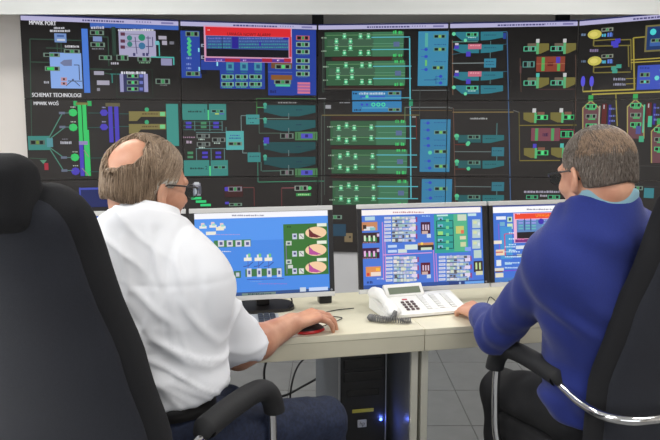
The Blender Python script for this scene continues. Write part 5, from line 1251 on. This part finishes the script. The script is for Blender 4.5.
# ---------------------------------------------------------------- man in the blue sweater
def man_blue():
    yaw = math.radians(-20); R_ = rotm(yaw); r = np.array(R_) @ np.array((1, 0, 0)); fw = np.array(R_) @ np.array((0, 1, 0))
    c = np.array((.728, 1.875, 1.055))
    J = dict(R=R_, P=np.array((.80, 1.935, .605)), B=np.array((.775, 1.915, .78)), Cc=np.array((.742, 1.885, .975)), SL=c - r * .138, SR=c + r * .155, N=np.array((.710, 1.850, 1.222)))
    J['EL'] = np.array((.512, 2.08, .785)); J['ER'] = np.array((.98, 2.16, .80)); J['WL'] = np.array((.512, 2.345, .780)); J['WR'] = np.array((.83, 2.40, .785))
    J['HL'] = J['P'] - r * .085 + fw * .03; J['HR'] = J['P'] + r * .085 + fw * .03
    J['KL'] = np.array((.575, 2.24, .545)); J['KR'] = np.array((.80, 2.36, .54)); J['AL'] = np.array((.60, 2.28, .10)); J['AR'] = np.array((.80, 2.42, .10))
    hc = np.array((.701, 1.838, 1.292)); Rh = rotm(math.radians(-21), math.radians(8), math.radians(-2))
    hf, P = head_field(Rh, hc, J['N'] - np.array((0, 0, .07)), .985, nk=1.10)
    tf = torso_field(J, -.012, .009); tf.cap(J['SL'], J['EL'], .046, .042, .03); tf.cap(J['SR'], J['ER'], .046, .042, .03)
    fwdL = np.array((-.30, .95, -.08)); nL = np.array((-.35, 0, 1.0)); nL /= np.linalg.norm(nL); sL = np.cross(fwdL, nL); sL /= np.linalg.norm(sL)
    capsL = hand_points(J['WL'], fwdL, nL, sL, ((.35, .6, .4), (.35, .6, .45), (.38, .62, .45), (.42, .6, .4)))
    afL = arm_hand_field(J['EL'], J['WL'], capsL, .043, .0285)
    fwdR = np.array((-.45, .88, -.05)); nR = np.array((0, 0, 1.0)); sR = np.cross(nR, fwdR); sR /= np.linalg.norm(sR)
    capsR = hand_points(J['WR'], fwdR, nR, sR, ((.3, .4, .3),) * 4); afR = arm_hand_field(J['ER'], J['WR'], capsR, .043, .028, .004)
    lf = leg_field(J, -.014, .012)
    V, Q = join([hf.nets(2), tf.nets(1), afL.nets(2), afR.nets(2), lf.nets(1)])
    p = fast_mesh('person', V, Q, m_skin, None, (.78, 1.92, 0))
    tag(p, 'seated man with short grey hair in a blue sweater, arm on the desk', 'person')
    sw = torso_field(J, .013, .0065, loose=.010); Rn = np.array(R_)
    sw.cap(J['N'] + Rn @ np.array((0, -.016, -.03)), J['N'] + Rn @ np.array((0, -.018, -.006)), .084, .082, .03)
    sw.ell(J['B'] - np.array((0, 0, .10)), np.array((.178, .146, .09)), Rn, .04)
    sw.ell(J['P'] + np.array((0, 0, .02)), np.array((.178, .14, .09)), Rn, .03)
    for s_ in 'LR':
        S_, E_, W_ = J['S' + s_], J['E' + s_], J['W' + s_]; sw.cap(S_, E_, .070, .060, .018); W2 = E_ + (W_ - E_) * .80; sw.cap(E_, W2, .061, .047, .03)
        d = (W_ - E_) / np.linalg.norm(W_ - E_); Ls = np.linalg.norm(W_ - E_) * .83
        def cutf(X, Y, Z, E_=E_, d=d, Ls=Ls):
            t = (X - E_[0]) * d[0] + (Y - E_[1]) * d[1] + (Z - E_[2]) * d[2]
            rad = np.sqrt(np.maximum((X - E_[0]) ** 2 + (Y - E_[1]) ** 2 + (Z - E_[2]) ** 2 - t * t, 0))
            return np.where((rad < .11) & (t > .12), t - Ls, -1.0)
        sw.cut(cutf)
    sw.cut(lambda X, Y, Z: (.60 + .006 * np.sin(X * 23)) - Z)
    nk = J['N']; sw.cut(lambda X, Y, Z: Z - (nk[2] - .002 + .32 * (-(Y - nk[1]))))
    V, Q = sw.nets(2); E_ = Vector(J['EL']); S_ = Vector(J['SL'])
    def fold(q):
        a = noisef(q, (7, 7, 4), 2.3) * .005 + noisef(q, (22, 22, 9), 6.1) * .0018
        de_ = (q - E_).length; w = max(0, 1 - de_ / .16); a += w * .009 * math.sin((q - E_).dot(Vector((.2, .8, -.5))) * 75 + 3 * noisef(q, (7, 7, 7)))
        ds = (q - S_).length; w = max(0, 1 - abs(ds - .16) / .12); a += w * .005 * math.sin((q - S_).dot(Vector((-.3, .7, -.6))) * 70 + 3 * noisef(q, (7, 7, 7), 3))
        w = max(0, 1 - abs(q.z - .68) / .12); a += w * .010 * math.sin(q.z * 62 + q.x * 30 + 3 * noisef(q, (6, 6, 6), 9))
        return a
    V = folds(V, Q, fold)
    o = fast_mesh('sweater', V, Q, mat('blue_knit', (27, 43, 122), 0.9, var=.12, vscale=300, bump=.25, bscale=600, sheen=.15), p)
    cf = Field(nk - .16, nk + .16, .004)
    cf.cap(nk + Rn @ np.array((0, -.022, -.05)), nk + Rn @ np.array((0, -.0265, .020)), .084, .083, .0)
    cf.cut(lambda X, Y, Z: np.maximum(Z - (nk[2] + .014 + .32 * (-(Y - nk[1]))), (nk[2] - .03) - Z))
    V, Q = cf.nets(1); fast_mesh('shirt_collar', V, Q, mat('pale_blue_cotton', (134, 172, 186), .8), p)
    jf = leg_field(J, .006, .008); jf.cut(lambda X, Y, Z: Z - .69)
    V, Q = jf.nets(2); V = folds(V, Q, lambda q: noisef(q, (14, 14, 14), 1.7) * .006)
    fast_mesh('trousers', V, Q, mat('black_trousers', (20, 20, 24), 0.85, var=.15, vscale=200, bump=.2, bscale=500), p)
    for a_ in ('AL', 'AR'): shoe(p, J[a_], yaw, MATS['shoe_leather'])
    # short grey hair
    f = Field((-.12, -.14, -.14), (.12, .12, .16), .0032)
    f.ell(CR_C, CR_R + .0055, None, .0); f.ell((0, -.048, -.022), (.068, .056, .056), None, .03)
    def hairline(X, Y, Z):
        A_ = Y + .024; B_ = np.maximum(.012 - Z, Y - (.040 + (Z - .012) * .45)); reg = np.minimum(A_, B_); return np.maximum(reg, -.026 - .12 * np.abs(X) - Z)
    f.cut(hairline); V, Q = f.nets(2); Vw = np.array([P(*v) for v in V])
    class _F:
        @staticmethod
        def nets(n): return Vw, Q
    st_paths = shell_paths(V, Q, 5600, lambda q: np.array((2 * q[0], -.5 if q[2] > .07 else .1, -.9)), (.010, .020), .0035, -.036)
    def tint_at(q):
        if q[1] < -.02 and abs(q[2] - .085) < .03: return ((140, 116, 96), (150, 126, 104), (128, 108, 92))
        return ((104, 93, 84), (112, 101, 92), (122, 111, 101), (108, 97, 88), (136, 126, 116), (98, 88, 80))
    st = hair_strands(P, Rh, st_paths, None, .0012, tint_at)
    build_hair(p, P, Rh, _F, st, mat('hair_grey', (116, 102, 92), .7, rgb2=(82, 72, 66), vscale=70, bump=.3, bscale=180))
    eyeglasses('black-framed eyeglasses on the man in the blue sweater', lambda x, y, z: P(x, y, z), Rh, mat('glasses_frame_black', (16, 16, 18), .3), m_lens)
man_blue()
